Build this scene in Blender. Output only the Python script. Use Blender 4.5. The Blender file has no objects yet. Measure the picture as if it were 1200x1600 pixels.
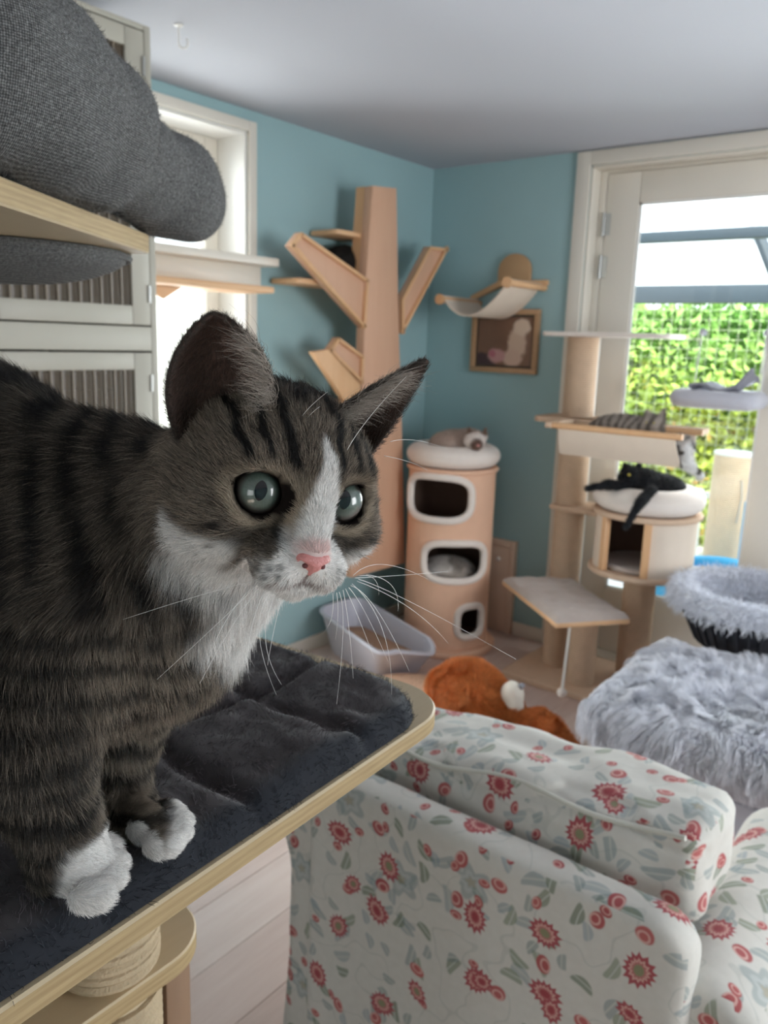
import bpy, bmesh, math, random
import numpy as np
from mathutils import Vector, Matrix
from math import sin, cos, pi, radians, sqrt, atan2

# ------------------------------------------------------------------ camera, sky, sun, light, exposure
scn = bpy.context.scene
COL = scn.collection
CAM_H = 1.58
FPX, PITCH, ROLL, YAW = 1270.0, radians(-11.9), radians(1.86), radians(37.6)
_f = np.array([cos(PITCH)*cos(YAW), cos(PITCH)*sin(YAW), sin(PITCH)])
_r = np.array([sin(YAW), -cos(YAW), 0.0]); _u = np.cross(_r, _f)
CR = cos(ROLL)*_r + sin(ROLL)*_u
CU = -sin(ROLL)*_r + cos(ROLL)*_u
CF = _f
CC = np.array([0, 0, CAM_H])
cam_d = bpy.data.cameras.new('camera'); cam = bpy.data.objects.new('camera', cam_d); COL.objects.link(cam)
cam.matrix_world = Matrix(((CR[0], CU[0], -CF[0], 0), (CR[1], CU[1], -CF[1], 0), (CR[2], CU[2], -CF[2], CAM_H), (0, 0, 0, 1)))
cam_d.sensor_fit = 'VERTICAL'; cam_d.sensor_height = 36.0; cam_d.lens = FPX/1600*36
cam_d.clip_start = .02; cam_d.clip_end = 200
cam_d.dof.use_dof = True; cam_d.dof.focus_distance = .365; cam_d.dof.aperture_fstop = 17
scn.camera = cam
scn.view_settings.view_transform = 'Standard'; scn.view_settings.look = 'None'
scn.view_settings.gamma = 1.0; scn.view_settings.use_curve_mapping = False
scn.view_settings.exposure = EXPOSURE = 0.0
scn.cycles.max_bounces = 9; scn.cycles.diffuse_bounces = 6; scn.cycles.transparent_max_bounces = 12
scn.cycles.caustics_reflective = False; scn.cycles.caustics_refractive = False
scn.cycles.sample_clamp_indirect = 6

world = bpy.data.worlds.new('sky'); scn.world = world; world.use_nodes = True
wn = world.node_tree.nodes; wl = world.node_tree.links; wn.clear()
wo = wn.new('ShaderNodeOutputWorld'); wb = wn.new('ShaderNodeBackground')
wg = wn.new('ShaderNodeTexCoord'); ws = wn.new('ShaderNodeSeparateXYZ'); wr = wn.new('ShaderNodeValToRGB')
wl.new(wg.outputs['Generated'], ws.inputs[0]); wl.new(ws.outputs['Z'], wr.inputs[0]); wl.new(wr.outputs[0], wb.inputs[0]); wl.new(wb.outputs[0], wo.inputs[0])
wr.color_ramp.elements[0].position = 0.0; wr.color_ramp.elements[0].color = (.90, .95, .98, 1)
wr.color_ramp.elements[1].position = .8; wr.color_ramp.elements[1].color = (.78, .90, 1, 1)
wb.inputs[1].default_value = 2.6
sun_d = bpy.data.lights.new('sun', 'SUN'); sun = bpy.data.objects.new('sun', sun_d); COL.objects.link(sun)
sun_d.energy = 16.0; sun_d.angle = radians(1.5); sun_d.color = (1, .93, .8)
sun.rotation_euler = Vector((.62, .30, -.72)).to_track_quat('-Z', 'Y').to_euler()

def area(name, loc, d, sx, sy, energy, color=(1, 1, 1), portal=False):
    l = bpy.data.lights.new(name, 'AREA'); o = bpy.data.objects.new(name, l); COL.objects.link(o)
    l.shape = 'RECTANGLE'; l.size = sx; l.size_y = sy; l.energy = energy; l.color = color
    o.location = loc; o.rotation_euler = Vector(d).to_track_quat('-Z', 'Z').to_euler()
    if portal: l.cycles.is_portal = True
    return o
XB, YL, ZC = 3.868, 2.712, 2.5           # back wall, left wall, ceiling
XR, YR = -3.0, -2.3                      # rear wall, right wall
# daylight through the second terrace door leaf; unseen side and rear fill lamps added
area('daylight_terrace_door', (4.25, .25, 1.35), (-1, 0, -.08), .95, 2.0, 115, (.93, .97, 1))
area('fill_side', (1.95, YR-.35, 1.5), (.22, 1, -.05), 1.7, 1.5, 80, (.98, .98, 1))  # fill lamp added outside an invented opening in the right wall
area('fill_rear', (XR-.35, -.6, 1.5), (1, .12, -.05), 1.8, 1.4, 14, (1, .97, .93))  # soft fill added behind the camera, through an invented rear opening
area('portal_door', (4.10, 1.25, 1.35), (-1, 0, 0), 1.0, 2.2, 1, portal=True)
area('daylight_left_window', (2.0, YL+.42, 1.3), (.25, -1, 0), 1.5, 2.6, 125, (.95, .98, 1))

# ------------------------------------------------------------------ pixel helpers (1200 x 1600 photograph)
def ray(x, y):
    d = CF + (x-600)/FPX*CR - (y-800)/FPX*CU
    return d/np.linalg.norm(d)
def proj(p):
    d = np.asarray(p, float) - CC; z = d @ CF
    return 600+FPX*(d @ CR)/z, 800-FPX*(d @ CU)/z, z
def onz(x, y, z): d = ray(x, y); return CC + d*(z-CAM_H)/d[2]
def onx(x, y, X): d = ray(x, y); return CC + d*X/d[0]
def ony(x, y, Y): d = ray(x, y); return CC + d*Y/d[1]
def at(x, y, dep): d = ray(x, y); return CC + d*dep/(d @ CF)
def zat(X, Y, py):                       # height of the point above plan (X, Y) that shows at image row py
    lo, hi = -1.0, 3.0
    for _ in range(50):
        m = (lo+hi)/2
        if proj((X, Y, m))[1] > py: lo = m
        else: hi = m
    return lo

# ------------------------------------------------------------------ materials
def lin(h):
    h = h.lstrip('#'); v = [int(h[i:i+2], 16)/255 for i in (0, 2, 4)]
    return tuple(x/12.92 if x <= .04045 else ((x+.055)/1.055)**2.4 for x in v)
MATS = {}
class NT:
    def __init__(s, name):
        s.m = bpy.data.materials.new(name); s.m.use_nodes = True; s.t = s.m.node_tree; s.n = s.t.nodes; s.l = s.t.links
        s.n.clear(); s.out = s.n.new('ShaderNodeOutputMaterial'); s.b = s.n.new('ShaderNodeBsdfPrincipled')
        s.l.new(s.b.outputs[0], s.out.inputs[0])
    def node(s, t, **kw):
        n = s.n.new(t)
        for k, v in kw.items():
            if k == 'ins':
                for a, b in v.items():
                    if hasattr(b, 'is_linked') or isinstance(b, bpy.types.NodeSocket): s.l.new(b, n.inputs[a])
                    else: n.inputs[a].default_value = b
            else: setattr(n, k, v)
        return n
    def set(s, inp, v):
        if isinstance(v, bpy.types.NodeSocket): s.l.new(v, s.b.inputs[inp])
        else: s.b.inputs[inp].default_value = v
    def math(s, op, a, b=0.0, c=None, clamp=False):
        n = s.n.new('ShaderNodeMath'); n.operation = op; n.use_clamp = clamp
        for i, v in enumerate((a, b, c)):
            if v is None: continue
            if isinstance(v, bpy.types.NodeSocket): s.l.new(v, n.inputs[i])
            else: n.inputs[i].default_value = v
        return n.outputs[0]
    def mix(s, f, a, b):
        n = s.n.new('ShaderNodeMix'); n.data_type = 'RGBA'
        for i, v in ((0, f), (6, a), (7, b)):
            if isinstance(v, bpy.types.NodeSocket): s.l.new(v, n.inputs[i])
            else: n.inputs[i].default_value = v if i == 0 else tuple(v)+((1,) if len(v) == 3 else ())
        return n.outputs[2]
    def noise(s, scale, detail=3, vec=None, rough=.55, dist=0.0):
        n = s.n.new('ShaderNodeTexNoise'); n.inputs['Scale'].default_value = scale; n.inputs['Detail'].default_value = detail
        n.inputs['Roughness'].default_value = rough; n.inputs['Distortion'].default_value = dist
        if vec is not None: s.l.new(vec, n.inputs['Vector'])
        return n.outputs['Fac']
    def coord(s, kind='Object', scale=(1, 1, 1), rot=(0, 0, 0)):
        c = s.n.new('ShaderNodeTexCoord'); m = s.n.new('ShaderNodeMapping'); s.l.new(c.outputs[kind], m.inputs[0])
        m.inputs['Scale'].default_value = scale; m.inputs['Rotation'].default_value = rot
        return m.outputs[0]
    def bump(s, h, strength=.3, dist=.01):
        n = s.n.new('ShaderNodeBump'); n.inputs['Strength'].default_value = strength; n.inputs['Distance'].default_value = dist
        s.l.new(h, n.inputs['Height']); s.l.new(n.outputs[0], s.b.inputs['Normal'])
    def ramp(s, f, stops):
        n = s.n.new('ShaderNodeValToRGB'); s.l.new(f, n.inputs[0]); e = n.color_ramp.elements
        while len(e) > 1: e.remove(e[-1])
        e[0].position = stops[0][0]; e[0].color = tuple(stops[0][1])+(1,)
        for p, c in stops[1:]:
            k = e.new(p); k.color = tuple(c)+(1,)
        return n.outputs[0]
def M(key): return MATS[key]
def simple(key, name, col, rough=.6, var=.12, scale=8, bump=0.0, bscale=60, metallic=0, spec=.5, sheen=0, bdist=.004):
    t = NT(name); c = lin(col) if isinstance(col, str) else col
    v = t.coord('Object')
    if var:
        f = t.noise(scale, 4, v)
        a = tuple(max(0, x*(1-var)) for x in c); b = tuple(min(1, x*(1+var)) for x in c)
        t.set('Base Color', t.mix(f, a, b))
    else: t.set('Base Color', c+(1,))
    t.set('Roughness', rough); t.set('Metallic', metallic); t.set('Specular IOR Level', spec)
    if sheen: t.set('Sheen Weight', sheen); t.set('Sheen Roughness', .5)
    if bump: t.bump(t.noise(bscale, 3, v), bump, bdist)
    MATS[key] = t.m; return t
def wood(key, name, c1, c2, axis='x', scale=1.0, rough=.5, contrast=1.0, bump=.08):
    t = NT(name); st = {'x': (1.2, 14, 14), 'y': (14, 1.2, 14), 'z': (14, 14, 1.2)}[axis]
    v = t.coord('Object', tuple(q*scale for q in st))
    n1 = t.noise(2.2, 5, v, .6, .6); n2 = t.noise(9, 4, v, .7)
    f = t.math('ADD', t.math('MULTIPLY', n1, .7), t.math('MULTIPLY', n2, .3))
    f = t.math('MULTIPLY_ADD', t.math('SUBTRACT', f, .5), 2.2*contrast, .5, clamp=True)
    t.set('Base Color', t.mix(f, lin(c1), lin(c2))); t.set('Roughness', rough); t.bump(n2, bump, .002)
    MATS[key] = t.m; return t

# ------------------------------------------------------------------ mesh builder
class MB:
    def __init__(s): s.v = []; s.f = []
    def add(s, vs, fs):
        o = len(s.v); s.v += [tuple(map(float, p)) for p in vs]; s.f += [tuple(i+o for i in q) for q in fs]; return s
    def box(s, x0, x1, y0, y1, z0, z1):
        vs = [(x, y, z) for x in (x0, x1) for y in (y0, y1) for z in (z0, z1)]
        return s.add(vs, [(0, 1, 3, 2), (4, 6, 7, 5), (0, 4, 5, 1), (2, 3, 7, 6), (0, 2, 6, 4), (1, 5, 7, 3)])
    def obox(s, c, ax, h):
        c = np.array(c, float); A = [np.array(a, float)/np.linalg.norm(a)*k for a, k in zip(ax, h)]
        vs = [c+A[0]*i+A[1]*j+A[2]*k for i in (-1, 1) for j in (-1, 1) for k in (-1, 1)]
        return s.add(vs, [(0, 1, 3, 2), (4, 6, 7, 5), (0, 4, 5, 1), (2, 3, 7, 6), (0, 2, 6, 4), (1, 5, 7, 3)])
    def prism(s, pts, ext):
        n = len(pts); e = np.array(ext, float); a = [np.array(p, float) for p in pts]
        vs = a+[p+e for p in a]
        return s.add(vs, [tuple(range(n)), tuple(range(2*n-1, n-1, -1))]+[(i, i+n, (i+1) % n+n, (i+1) % n) for i in range(n)])
    def tube(s, path, r, n=12, cap=True, squash=None):
        P = [np.array(p, float) for p in path]; k = len(P); rs = r if hasattr(r, '__len__') else [r]*k
        t0 = P[1]-P[0]; up = np.array([0, 0, 1.0]) if abs(t0[2]) < .9*np.linalg.norm(t0) else np.array([1.0, 0, 0])
        a = np.cross(t0, up); a /= np.linalg.norm(a); vs = []
        for i in range(k):
            t = P[min(i+1, k-1)]-P[max(i-1, 0)]; t = t/(np.linalg.norm(t)+1e-12)
            a = a-t*(a @ t); a /= np.linalg.norm(a); b = np.cross(t, a)
            for j in range(n):
                q = 2*pi*j/n; vs.append(P[i]+rs[i]*(a*cos(q)+b*sin(q)))
        fs = [(i*n+j, i*n+(j+1) % n, (i+1)*n+(j+1) % n, (i+1)*n+j) for i in range(k-1) for j in range(n)]
        if cap: fs += [tuple(range(n-1, -1, -1)), tuple((k-1)*n+j for j in range(n))]
        return s.add(vs, fs)
    def lathe(s, prof, c=(0, 0, 0), n=32, a0=0, a1=2*pi, sx=1, sy=1, closed_prof=False):
        full = abs(a1-a0-2*pi) < 1e-6; m = n if full else n+1; k = len(prof); vs = []
        for j in range(m):
            q = a0+(a1-a0)*j/n
            for (r, z) in prof: vs.append((c[0]+r*cos(q)*sx, c[1]+r*sin(q)*sy, c[2]+z))
        fs = []
        for j in range(n if full else n):
            j2 = (j+1) % m
            for i in range(k if closed_prof else k-1): fs.append((j*k+i, j2*k+i, j2*k+(i+1) % k, j*k+(i+1) % k))
        return s.add(vs, fs)
    def grid(s, fn, nu, nv, cu=False, cv=False):
        vs = [fn(i/(nu if cu else nu-1), j/(nv if cv else nv-1)) for i in range(nu) for j in range(nv)]
        fs = [(i*nv+j, ((i+1) % nu)*nv+j, ((i+1) % nu)*nv+(j+1) % nv, i*nv+(j+1) % nv)
              for i in range(nu if cu else nu-1) for j in range(nv if cv else nv-1)]
        return s.add(vs, fs)
    def build(s, name, mat, parent=None, bevel=0, seg=2, smooth=40, uv=False, weld=False, solid=0):
        return mesh_obj(name, np.array(s.v), s.f, mat, parent, bevel, seg, smooth, uv, weld, solid)
def root_of(o):
    while o.parent is not None: o = o.parent
    return o
def mesh_obj(name, V, F, mat, parent=None, bevel=0, seg=2, smooth=40, uv=False, weld=False, solid=0, cols=None, recalc=True):
    off = np.array(root_of(parent).location) if parent is not None else np.zeros(3)
    me = bpy.data.meshes.new(name); me.from_pydata((np.asarray(V)-off).tolist(), [], F if isinstance(F, list) else F.tolist())
    if bevel or weld or recalc or solid:
        bm = bmesh.new(); bm.from_mesh(me)
        if weld: bmesh.ops.remove_doubles(bm, verts=bm.verts, dist=1e-5)
        if recalc: bmesh.ops.recalc_face_normals(bm, faces=bm.faces)
        if solid: bmesh.ops.solidify(bm, geom=bm.faces[:], thickness=solid)
        if bevel:
            es = [e for e in bm.edges if len(e.link_faces) == 2 and e.calc_face_angle(0) > radians(35)]
            bmesh.ops.bevel(bm, geom=es, offset=bevel, segments=seg, profile=.5, affect='EDGES', clamp_overlap=True)
        bm.to_mesh(me); bm.free()
    if smooth:
        me.shade_smooth(); me.set_sharp_from_angle(angle=radians(smooth))
    if cols is not None:
        a = me.color_attributes.new('col', 'FLOAT_COLOR', 'POINT'); c = np.ones((len(V), 4), np.float32); c[:, :3] = cols
        a.data.foreach_set('color', c.ravel())
    if uv: box_uv(me, off)
    if mat is not None: me.materials.append(M(mat) if isinstance(mat, str) else mat)
    o = bpy.data.objects.new(name, me); COL.objects.link(o)
    if parent is not None: o.parent = parent
    return o
def box_uv(me, off):
    u = me.uv_layers.new(name='uv'); co = np.empty(len(me.vertices)*3); me.vertices.foreach_get('co', co); co = co.reshape(-1, 3)+off
    for p in me.polygons:
        n = p.normal; a = max(range(3), key=lambda i: abs(n[i]))
        for li in p.loop_indices:
            c = co[me.loops[li].vertex_index]
            u.data[li].uv = ((c[1], c[2]) if a == 0 else (c[0]+.37, c[2]) if a == 1 else (c[1]+.013, c[0]+.21))
def tag(o, label=None, cat=None, group=None, kind=None):
    if label: o['label'] = label
    if cat: o['category'] = cat
    if group: o['group'] = group
    if kind: o['kind'] = kind
    return o
def thing(name, label, cat, loc=(0, 0, 0), group=None):
    o = bpy.data.objects.new(name, None); COL.objects.link(o); o.location = tuple(map(float, loc)); o.empty_display_size = .05
    return tag(o, label, cat, group)
def struct_root(name, loc=(0, 0, 0)):
    o = bpy.data.objects.new(name, None); COL.objects.link(o); o.location = loc; o['kind'] = 'structure'; return o
def share(src, name, parent, delta):
    c = src.copy(); c.name = name; COL.objects.link(c); c.parent = parent; c.location = Vector(delta)+src.location; return c
def rcyl(c, r, z0, z1, bev=.006, n=28):      # closed rounded disc / post
    return MB().lathe([(0, z0), (r-bev, z0), (r, z0+bev), (r, z1-bev), (r-bev, z1), (0, z1)], (c[0], c[1], 0), n)
def rope_post(c, r, z0, z1, pitch=.008, n=28, amp=None):     # sisal wound post
    amp = amp or pitch*.35; prof = [(0, z0)]; k = max(2, int((z1-z0)/pitch))
    for i in range(k):
        za = z0+(z1-z0)*i/k; zb = z0+(z1-z0)*(i+1)/k; h = zb-za
        prof += [(r-amp, za), (r, za+h*.3), (r, za+h*.7)]
    prof += [(r-amp, z1), (0, z1)]
    return MB().lathe(prof, (c[0], c[1], 0), n)
def rrect(x0, x1, y0, y1, r, n=6):
    pts = []
    for cx, cy, a in ((x1-r, y1-r, 0), (x0+r, y1-r, pi/2), (x0+r, y0+r, pi), (x1-r, y0+r, 3*pi/2)):
        for i in range(n+1):
            q = a+pi/2*i/n; pts.append((cx+r*cos(q), cy+r*sin(q)))
    return pts

# ------------------------------------------------------------------ implicit sculpting (animals, soft toys, cushions)
def s_ell(P, c, r, A=None):
    p = P-np.asarray(c, np.float32)
    if A is not None: p = p @ np.asarray(A, np.float32).T
    r = np.asarray(r, np.float32); q = p/r; k0 = np.sqrt((q*q).sum(-1))+1e-9; k1 = np.sqrt(((q/r)**2).sum(-1))+1e-9
    return k0*(k0-1)/k1
def s_cone(P, a, b, ra, rb):
    a = np.asarray(a, np.float32); d = np.asarray(b, np.float32)-a; t = np.clip(((P-a) @ d)/(d @ d), 0, 1)
    return np.sqrt(((P-a-t[..., None]*d)**2).sum(-1))-(ra+(rb-ra)*t)
def smin(a, b, k):
    h = np.maximum(k-np.abs(a-b), 0)/k
    return np.minimum(a, b)-h*h*k*.25
def ssub(a, b, k):
    return -smin(-a, b, k)
def surf_nets(fn, lo, hi, h):
    lo = np.array(lo, float); n = np.ceil((np.array(hi)-lo)/h).astype(int)+1
    ax = [np.arange(n[i], dtype=np.float32)*h+lo[i] for i in range(3)]
    V = np.empty(n, np.float32)
    for i in range(n[0]):                # slab by slab keeps the memory low
        g = np.stack(np.meshgrid(ax[0][i:i+1], ax[1], ax[2], indexing='ij'), -1).astype(np.float32)
        V[i] = fn(g)[0]
    ins = V < 0; c = [n[0]-1, n[1]-1, n[2]-1]
    acc = np.zeros(c+[3], np.float32); cnt = np.zeros(c, np.float32)
    corners = [(i, j, k) for i in (0, 1) for j in (0, 1) for k in (0, 1)]
    sl = lambda o: tuple(slice(o[i], o[i]+c[i]) for i in range(3))
    for a in corners:
        for d in range(3):
            if a[d]: continue
            b = list(a); b[d] = 1
            va, vb = V[sl(a)], V[sl(b)]; m = (va < 0) != (vb < 0)
            t = np.where(m, va/np.where(m, va-vb, 1), 0)
            for q in range(3): acc[..., q] += m*(a[q]+(t if q == d else 0))
            cnt += m
    act = cnt > 0; idx = -np.ones(c, np.int64); idx[act] = np.arange(act.sum())
    pos = (np.argwhere(act)+acc[act]/cnt[act][:, None])*h+lo
    F = []
    for d in range(3):
        e1, e2 = (d+1) % 3, (d+2) % 3
        s0 = [slice(0, n[i]) for i in range(3)]; s0[d] = slice(0, n[d]-1); s1 = list(s0); s1[d] = slice(1, n[d])
        A, B = ins[tuple(s0)], ins[tuple(s1)]; W = np.argwhere(A != B)
        ok = (W[:, e1] > 0) & (W[:, e2] > 0) & (W[:, e1] < n[e1]-1) & (W[:, e2] < n[e2]-1); W = W[ok]
        fl = A[tuple(W.T)]
        def g(o1, o2):
            q = W.copy(); q[:, e1] += o1; q[:, e2] += o2; return idx[tuple(q.T)]
        Q = np.stack([g(-1, -1), g(0, -1), g(0, 0), g(-1, 0)], 1)
        Q[~fl] = Q[~fl][:, ::-1]; F.append(Q)
    return pos, np.concatenate(F)
def project_sdf(fn, V, it=2):
    e = 4e-4
    for _ in range(it):
        P = V.astype(np.float32); f = fn(P)
        g = np.stack([fn(P+np.eye(3, dtype=np.float32)[i]*e)-fn(P-np.eye(3, dtype=np.float32)[i]*e) for i in range(3)], -1)/(2*e)
        V = V-(f/np.maximum((g*g).sum(-1), .05))[:, None]*g
    return V
def vert_normals(V, F):
    F = np.asarray(F); N = np.zeros_like(V)
    n = np.cross(V[F[:, 2]]-V[F[:, 0]], V[F[:, 3 if F.shape[1] == 4 else 1]]-V[F[:, 1 if F.shape[1] == 4 else 0]])
    for i in range(F.shape[1]): np.add.at(N, F[:, i], n)
    return N/(np.linalg.norm(N, axis=1, keepdims=True)+1e-12)
def scatter(V, F, n, rng, weight=None):
    F = np.asarray(F); T = np.concatenate([F[:, [0, 1, 2]], F[:, [0, 2, 3]]]) if F.shape[1] == 4 else F
    N = vert_normals(V, F)
    a = np.linalg.norm(np.cross(V[T[:, 1]]-V[T[:, 0]], V[T[:, 2]]-V[T[:, 0]]), axis=1)
    if weight is not None: a = a*weight[T].mean(1)
    k = np.searchsorted(np.cumsum(a)/a.sum(), rng.random(n)); k = np.minimum(k, len(T)-1)
    u, v = rng.random(n), rng.random(n); s = u+v > 1; u[s], v[s] = 1-u[s], 1-v[s]
    w = np.stack([1-u-v, u, v], 1)
    P = (V[T[k]]*w[..., None]).sum(1); Q = (N[T[k]]*w[..., None]).sum(1)
    return P, Q/(np.linalg.norm(Q, axis=1, keepdims=True)+1e-12)
def strands(name, P, D0, D1, L, col, mat, parent, r0=.0002, r1=.00004, k=4, rngseed=1):
    """hair: roots P, start direction D0 bending to D1, length L, one colour each"""
    n = len(P); off = np.array(root_of(parent).location) if parent is not None else np.zeros(3)
    hc = bpy.data.hair_curves.new(name); hc.add_curves([k]*n)
    s = np.linspace(0, 1, k); pts = np.empty((n, k, 3), np.float32)
    L = np.broadcast_to(np.asarray(L, float), (n,))
    for i, t in enumerate(s):
        d = D0*(t-t*t*.5)[..., None] if False else D0*(t-.5*t*t)+D1*(.5*t*t)
        pts[:, i] = P+d*L[:, None]-off
    hc.attributes['position'].data.foreach_set('vector', pts.ravel())
    ra = hc.attributes.get('radius') or hc.attributes.new('radius', 'FLOAT', 'POINT')
    ra.data.foreach_set('value', np.tile(np.linspace(r0, r1, k), n).astype(np.float32))
    ca = hc.attributes.new('col', 'FLOAT_COLOR', 'CURVE'); c = np.ones((n, 4), np.float32); c[:, :3] = col
    ca.data.foreach_set('color', c.ravel())
    hc.materials.append(M(mat))
    o = bpy.data.objects.new(name, hc); COL.objects.link(o)
    if parent is not None: o.parent = parent
    return o
def unit(a): a = np.asarray(a, float); return a/(np.linalg.norm(a, axis=-1, keepdims=True)+1e-12)
def vnoise(P, s, seed=0):                # smooth value noise in numpy
    p = np.asarray(P)*s+seed*17.3; i = np.floor(p).astype(np.int64); f = p-i; f = f*f*(3-2*f); r = 0
    for a in (0, 1):
        for b in (0, 1):
            for c in (0, 1):
                h = (i[..., 0]+a)*374761393+(i[..., 1]+b)*668265263+(i[..., 2]+c)*2147483647+seed*1274126177
                h = (h ^ (h >> 13))*1274126177; h = (h ^ (h >> 16)) & 0xffff
                r = r+(h/65535.)*np.where(a, f[..., 0], 1-f[..., 0])*np.where(b, f[..., 1], 1-f[..., 1])*np.where(c, f[..., 2], 1-f[..., 2])
    return r
def sstep(a, b, x): t = np.clip((x-a)/(b-a), 0, 1); return t*t*(3-2*t)
# ================================================================== materials
def floral(key, name):
    t = NT(name); uvn = t.node('ShaderNodeUVMap'); uv = uvn.outputs[0]
    wob = t.node('ShaderNodeTexNoise', ins={'Scale': 9.0, 'Detail': 2.0, 'Vector': uv})
    wv = t.node('ShaderNodeVectorMath', operation='MULTIPLY_ADD', ins={0: wob.outputs['Color'], 1: (.016, .016, 0), 2: uv})
    uvw = wv.outputs[0]
    def layer(S, off, rnd=.85):
        m = t.node('ShaderNodeMapping', ins={'Vector': uvw, 'Scale': (S, S, S), 'Location': (off, off*.7, 0)})
        v = t.node('ShaderNodeTexVoronoi', voronoi_dimensions='2D', ins={'Vector': m.outputs[0], 'Scale': 1.0, 'Randomness': rnd})
        d = t.node('ShaderNodeVectorMath', operation='SUBTRACT', ins={0: m.outputs[0], 1: v.outputs['Position']})
        s = t.node('ShaderNodeSeparateXYZ', ins={0: d.outputs[0]}); c = t.node('ShaderNodeSeparateColor', ins={0: v.outputs['Color']})
        return s.outputs[0], s.outputs[1], c.outputs[0], c.outputs[1], c.outputs[2]
    def rotated(x, y, a):
        ca, sa = t.math('COSINE', a), t.math('SINE', a)
        return (t.math('SUBTRACT', t.math('MULTIPLY', x, ca), t.math('MULTIPLY', y, sa)),
                t.math('ADD', t.math('MULTIPLY', x, sa), t.math('MULTIPLY', y, ca)))
    def ell(x, y, a, b):
        return t.math('SQRT', t.math('ADD', t.math('POWER', t.math('DIVIDE', x, a), 2), t.math('POWER', t.math('DIVIDE', y, b), 2)))
    def soft(r, e0, e1):                 # 1 inside, 0 outside
        n = t.node('ShaderNodeMapRange', interpolation_type='SMOOTHSTEP', ins={'Value': r, 'From Min': e0, 'From Max': e1, 'To Min': 1.0, 'To Max': 0.0}); return n.outputs[0]
    def band(r, a, b, e=.06): return t.math('MULTIPLY', soft(r, b-e, b+e), t.math('SUBTRACT', 1.0, soft(r, a-e, a+e)))
    col = t.mix(t.noise(60, 3, uv), lin('#cbc7bf'), lin('#d8d4cd'))
    # pale vines
    vn = t.noise(7.5, 1.5, uv); vine = t.math('MULTIPLY', soft(t.math('ABSOLUTE', t.math('SUBTRACT', vn, .5)), .004, .008), .32)
    col = t.mix(vine, col, lin('#a9aca6'))
    # grey-blue and green leaves
    for S, off, a, b, th, c1, c2, al in ((13, 3.1, .34, .14, .62, '#7f8d8f', '#9aa5a8', .6), (17, 8.7, .38, .17, .60, '#68755f', '#8b937c', .72), (21, 12.3, .34, .18, .66, '#8a9aa6', '#6f7f78', .55)):
        x, y, r1, r2, r3 = layer(S, off); X, Y = rotated(x, y, t.math('MULTIPLY', r2, 6.28))
        e = ell(X, t.math('ADD', Y, t.math('MULTIPLY', t.math('MULTIPLY', X, X), .9)), a, b)
        m = t.math('MULTIPLY', t.math('MULTIPLY', soft(e, .85, 1.05), t.math('GREATER_THAN', r1, th)), al)
        lc = t.mix(r3, lin(c1), lin(c2)); lc = t.mix(soft(t.math('ABSOLUTE', Y), .012, .03), lc, lin('#b4b9b0'))
        col = t.mix(m, col, lc)
    # blue-grey blossoms
    x, y, r1, r2, r3 = layer(7.2, 21.4); an = t.math('ARCTAN2', y, x); r = ell(x, y, .30, .26)
    r = t.math('DIVIDE', r, t.math('MULTIPLY_ADD', t.math('COSINE', t.math('MULTIPLY', an, 5)), .22, .9))
    m = t.math('MULTIPLY', t.math('MULTIPLY', soft(r, .85, 1.0), t.math('GREATER_THAN', r1, .7)), .6)
    bc = t.mix(band(r, .35, .6), lin('#8d9a9b'), lin('#aab3b3')); bc = t.mix(soft(r, .2, .3), bc, lin('#8d8468')); col = t.mix(m, col, bc)
    # red buds
    for S, off, a, b, th in ((12.0, 31.0, .20, .16, .62), (19.0, 5.5, .22, .17, .74)):
        x, y, r1, r2, r3 = layer(S, off); X, Y = rotated(x, y, t.math('MULTIPLY', r2, 6.28)); e = ell(X, Y, a, b)
        m = t.math('MULTIPLY', t.math('MULTIPLY', soft(e, .82, 1.02), t.math('GREATER_THAN', r1, th)), .95)
        c = t.mix(band(ell(X, t.math('ADD', Y, .04), a, b), .45, .68), t.mix(r3, lin('#a5474b'), lin('#b9615f')), lin('#d3a39a')); col = t.mix(m, col, c)
    # large serrated red flowers
    for S, off, rad, th, n in ((6.2, 41.7, .185, .38, 14), (7.4, 57.3, .17, .72, 11)):
        x, y, r1, r2, r3 = layer(S, off, .75); X, Y = rotated(x, y, t.math('MULTIPLY', r2, 6.28)); an = t.math('ARCTAN2', Y, X); e = ell(X, Y, rad, rad*.8)
        saw = t.math('ABSOLUTE', t.math('SINE', t.math('MULTIPLY', an, n/2)))
        e = t.math('DIVIDE', e, t.math('MULTIPLY_ADD', saw, -.28, 1.08))
        m = t.math('MULTIPLY', soft(e, .92, 1.02), t.math('GREATER_THAN', r1, th))
        fc = t.mix(soft(e, .45, .75), lin('#a8555a'), lin('#bb7674')); fc = t.mix(band(e, .50, .62, .04), fc, lin('#d9b3a6'))
        fc = t.mix(soft(e, .30, .38), fc, t.mix(t.math('GREATER_THAN', r3, .5), lin('#8d8a6c'), lin('#a1484d'))); col = t.mix(m, col, fc)
    t.set('Base Color', col); t.set('Roughness', .85); t.set('Sheen Weight', .15); t.set('Specular IOR Level', .2)
    t.bump(t.math('ADD', t.noise(900, 2, uv), t.math('MULTIPLY', t.noise(14, 3, uv), 3.0)), .25, .004)
    MATS[key] = t.m

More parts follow.
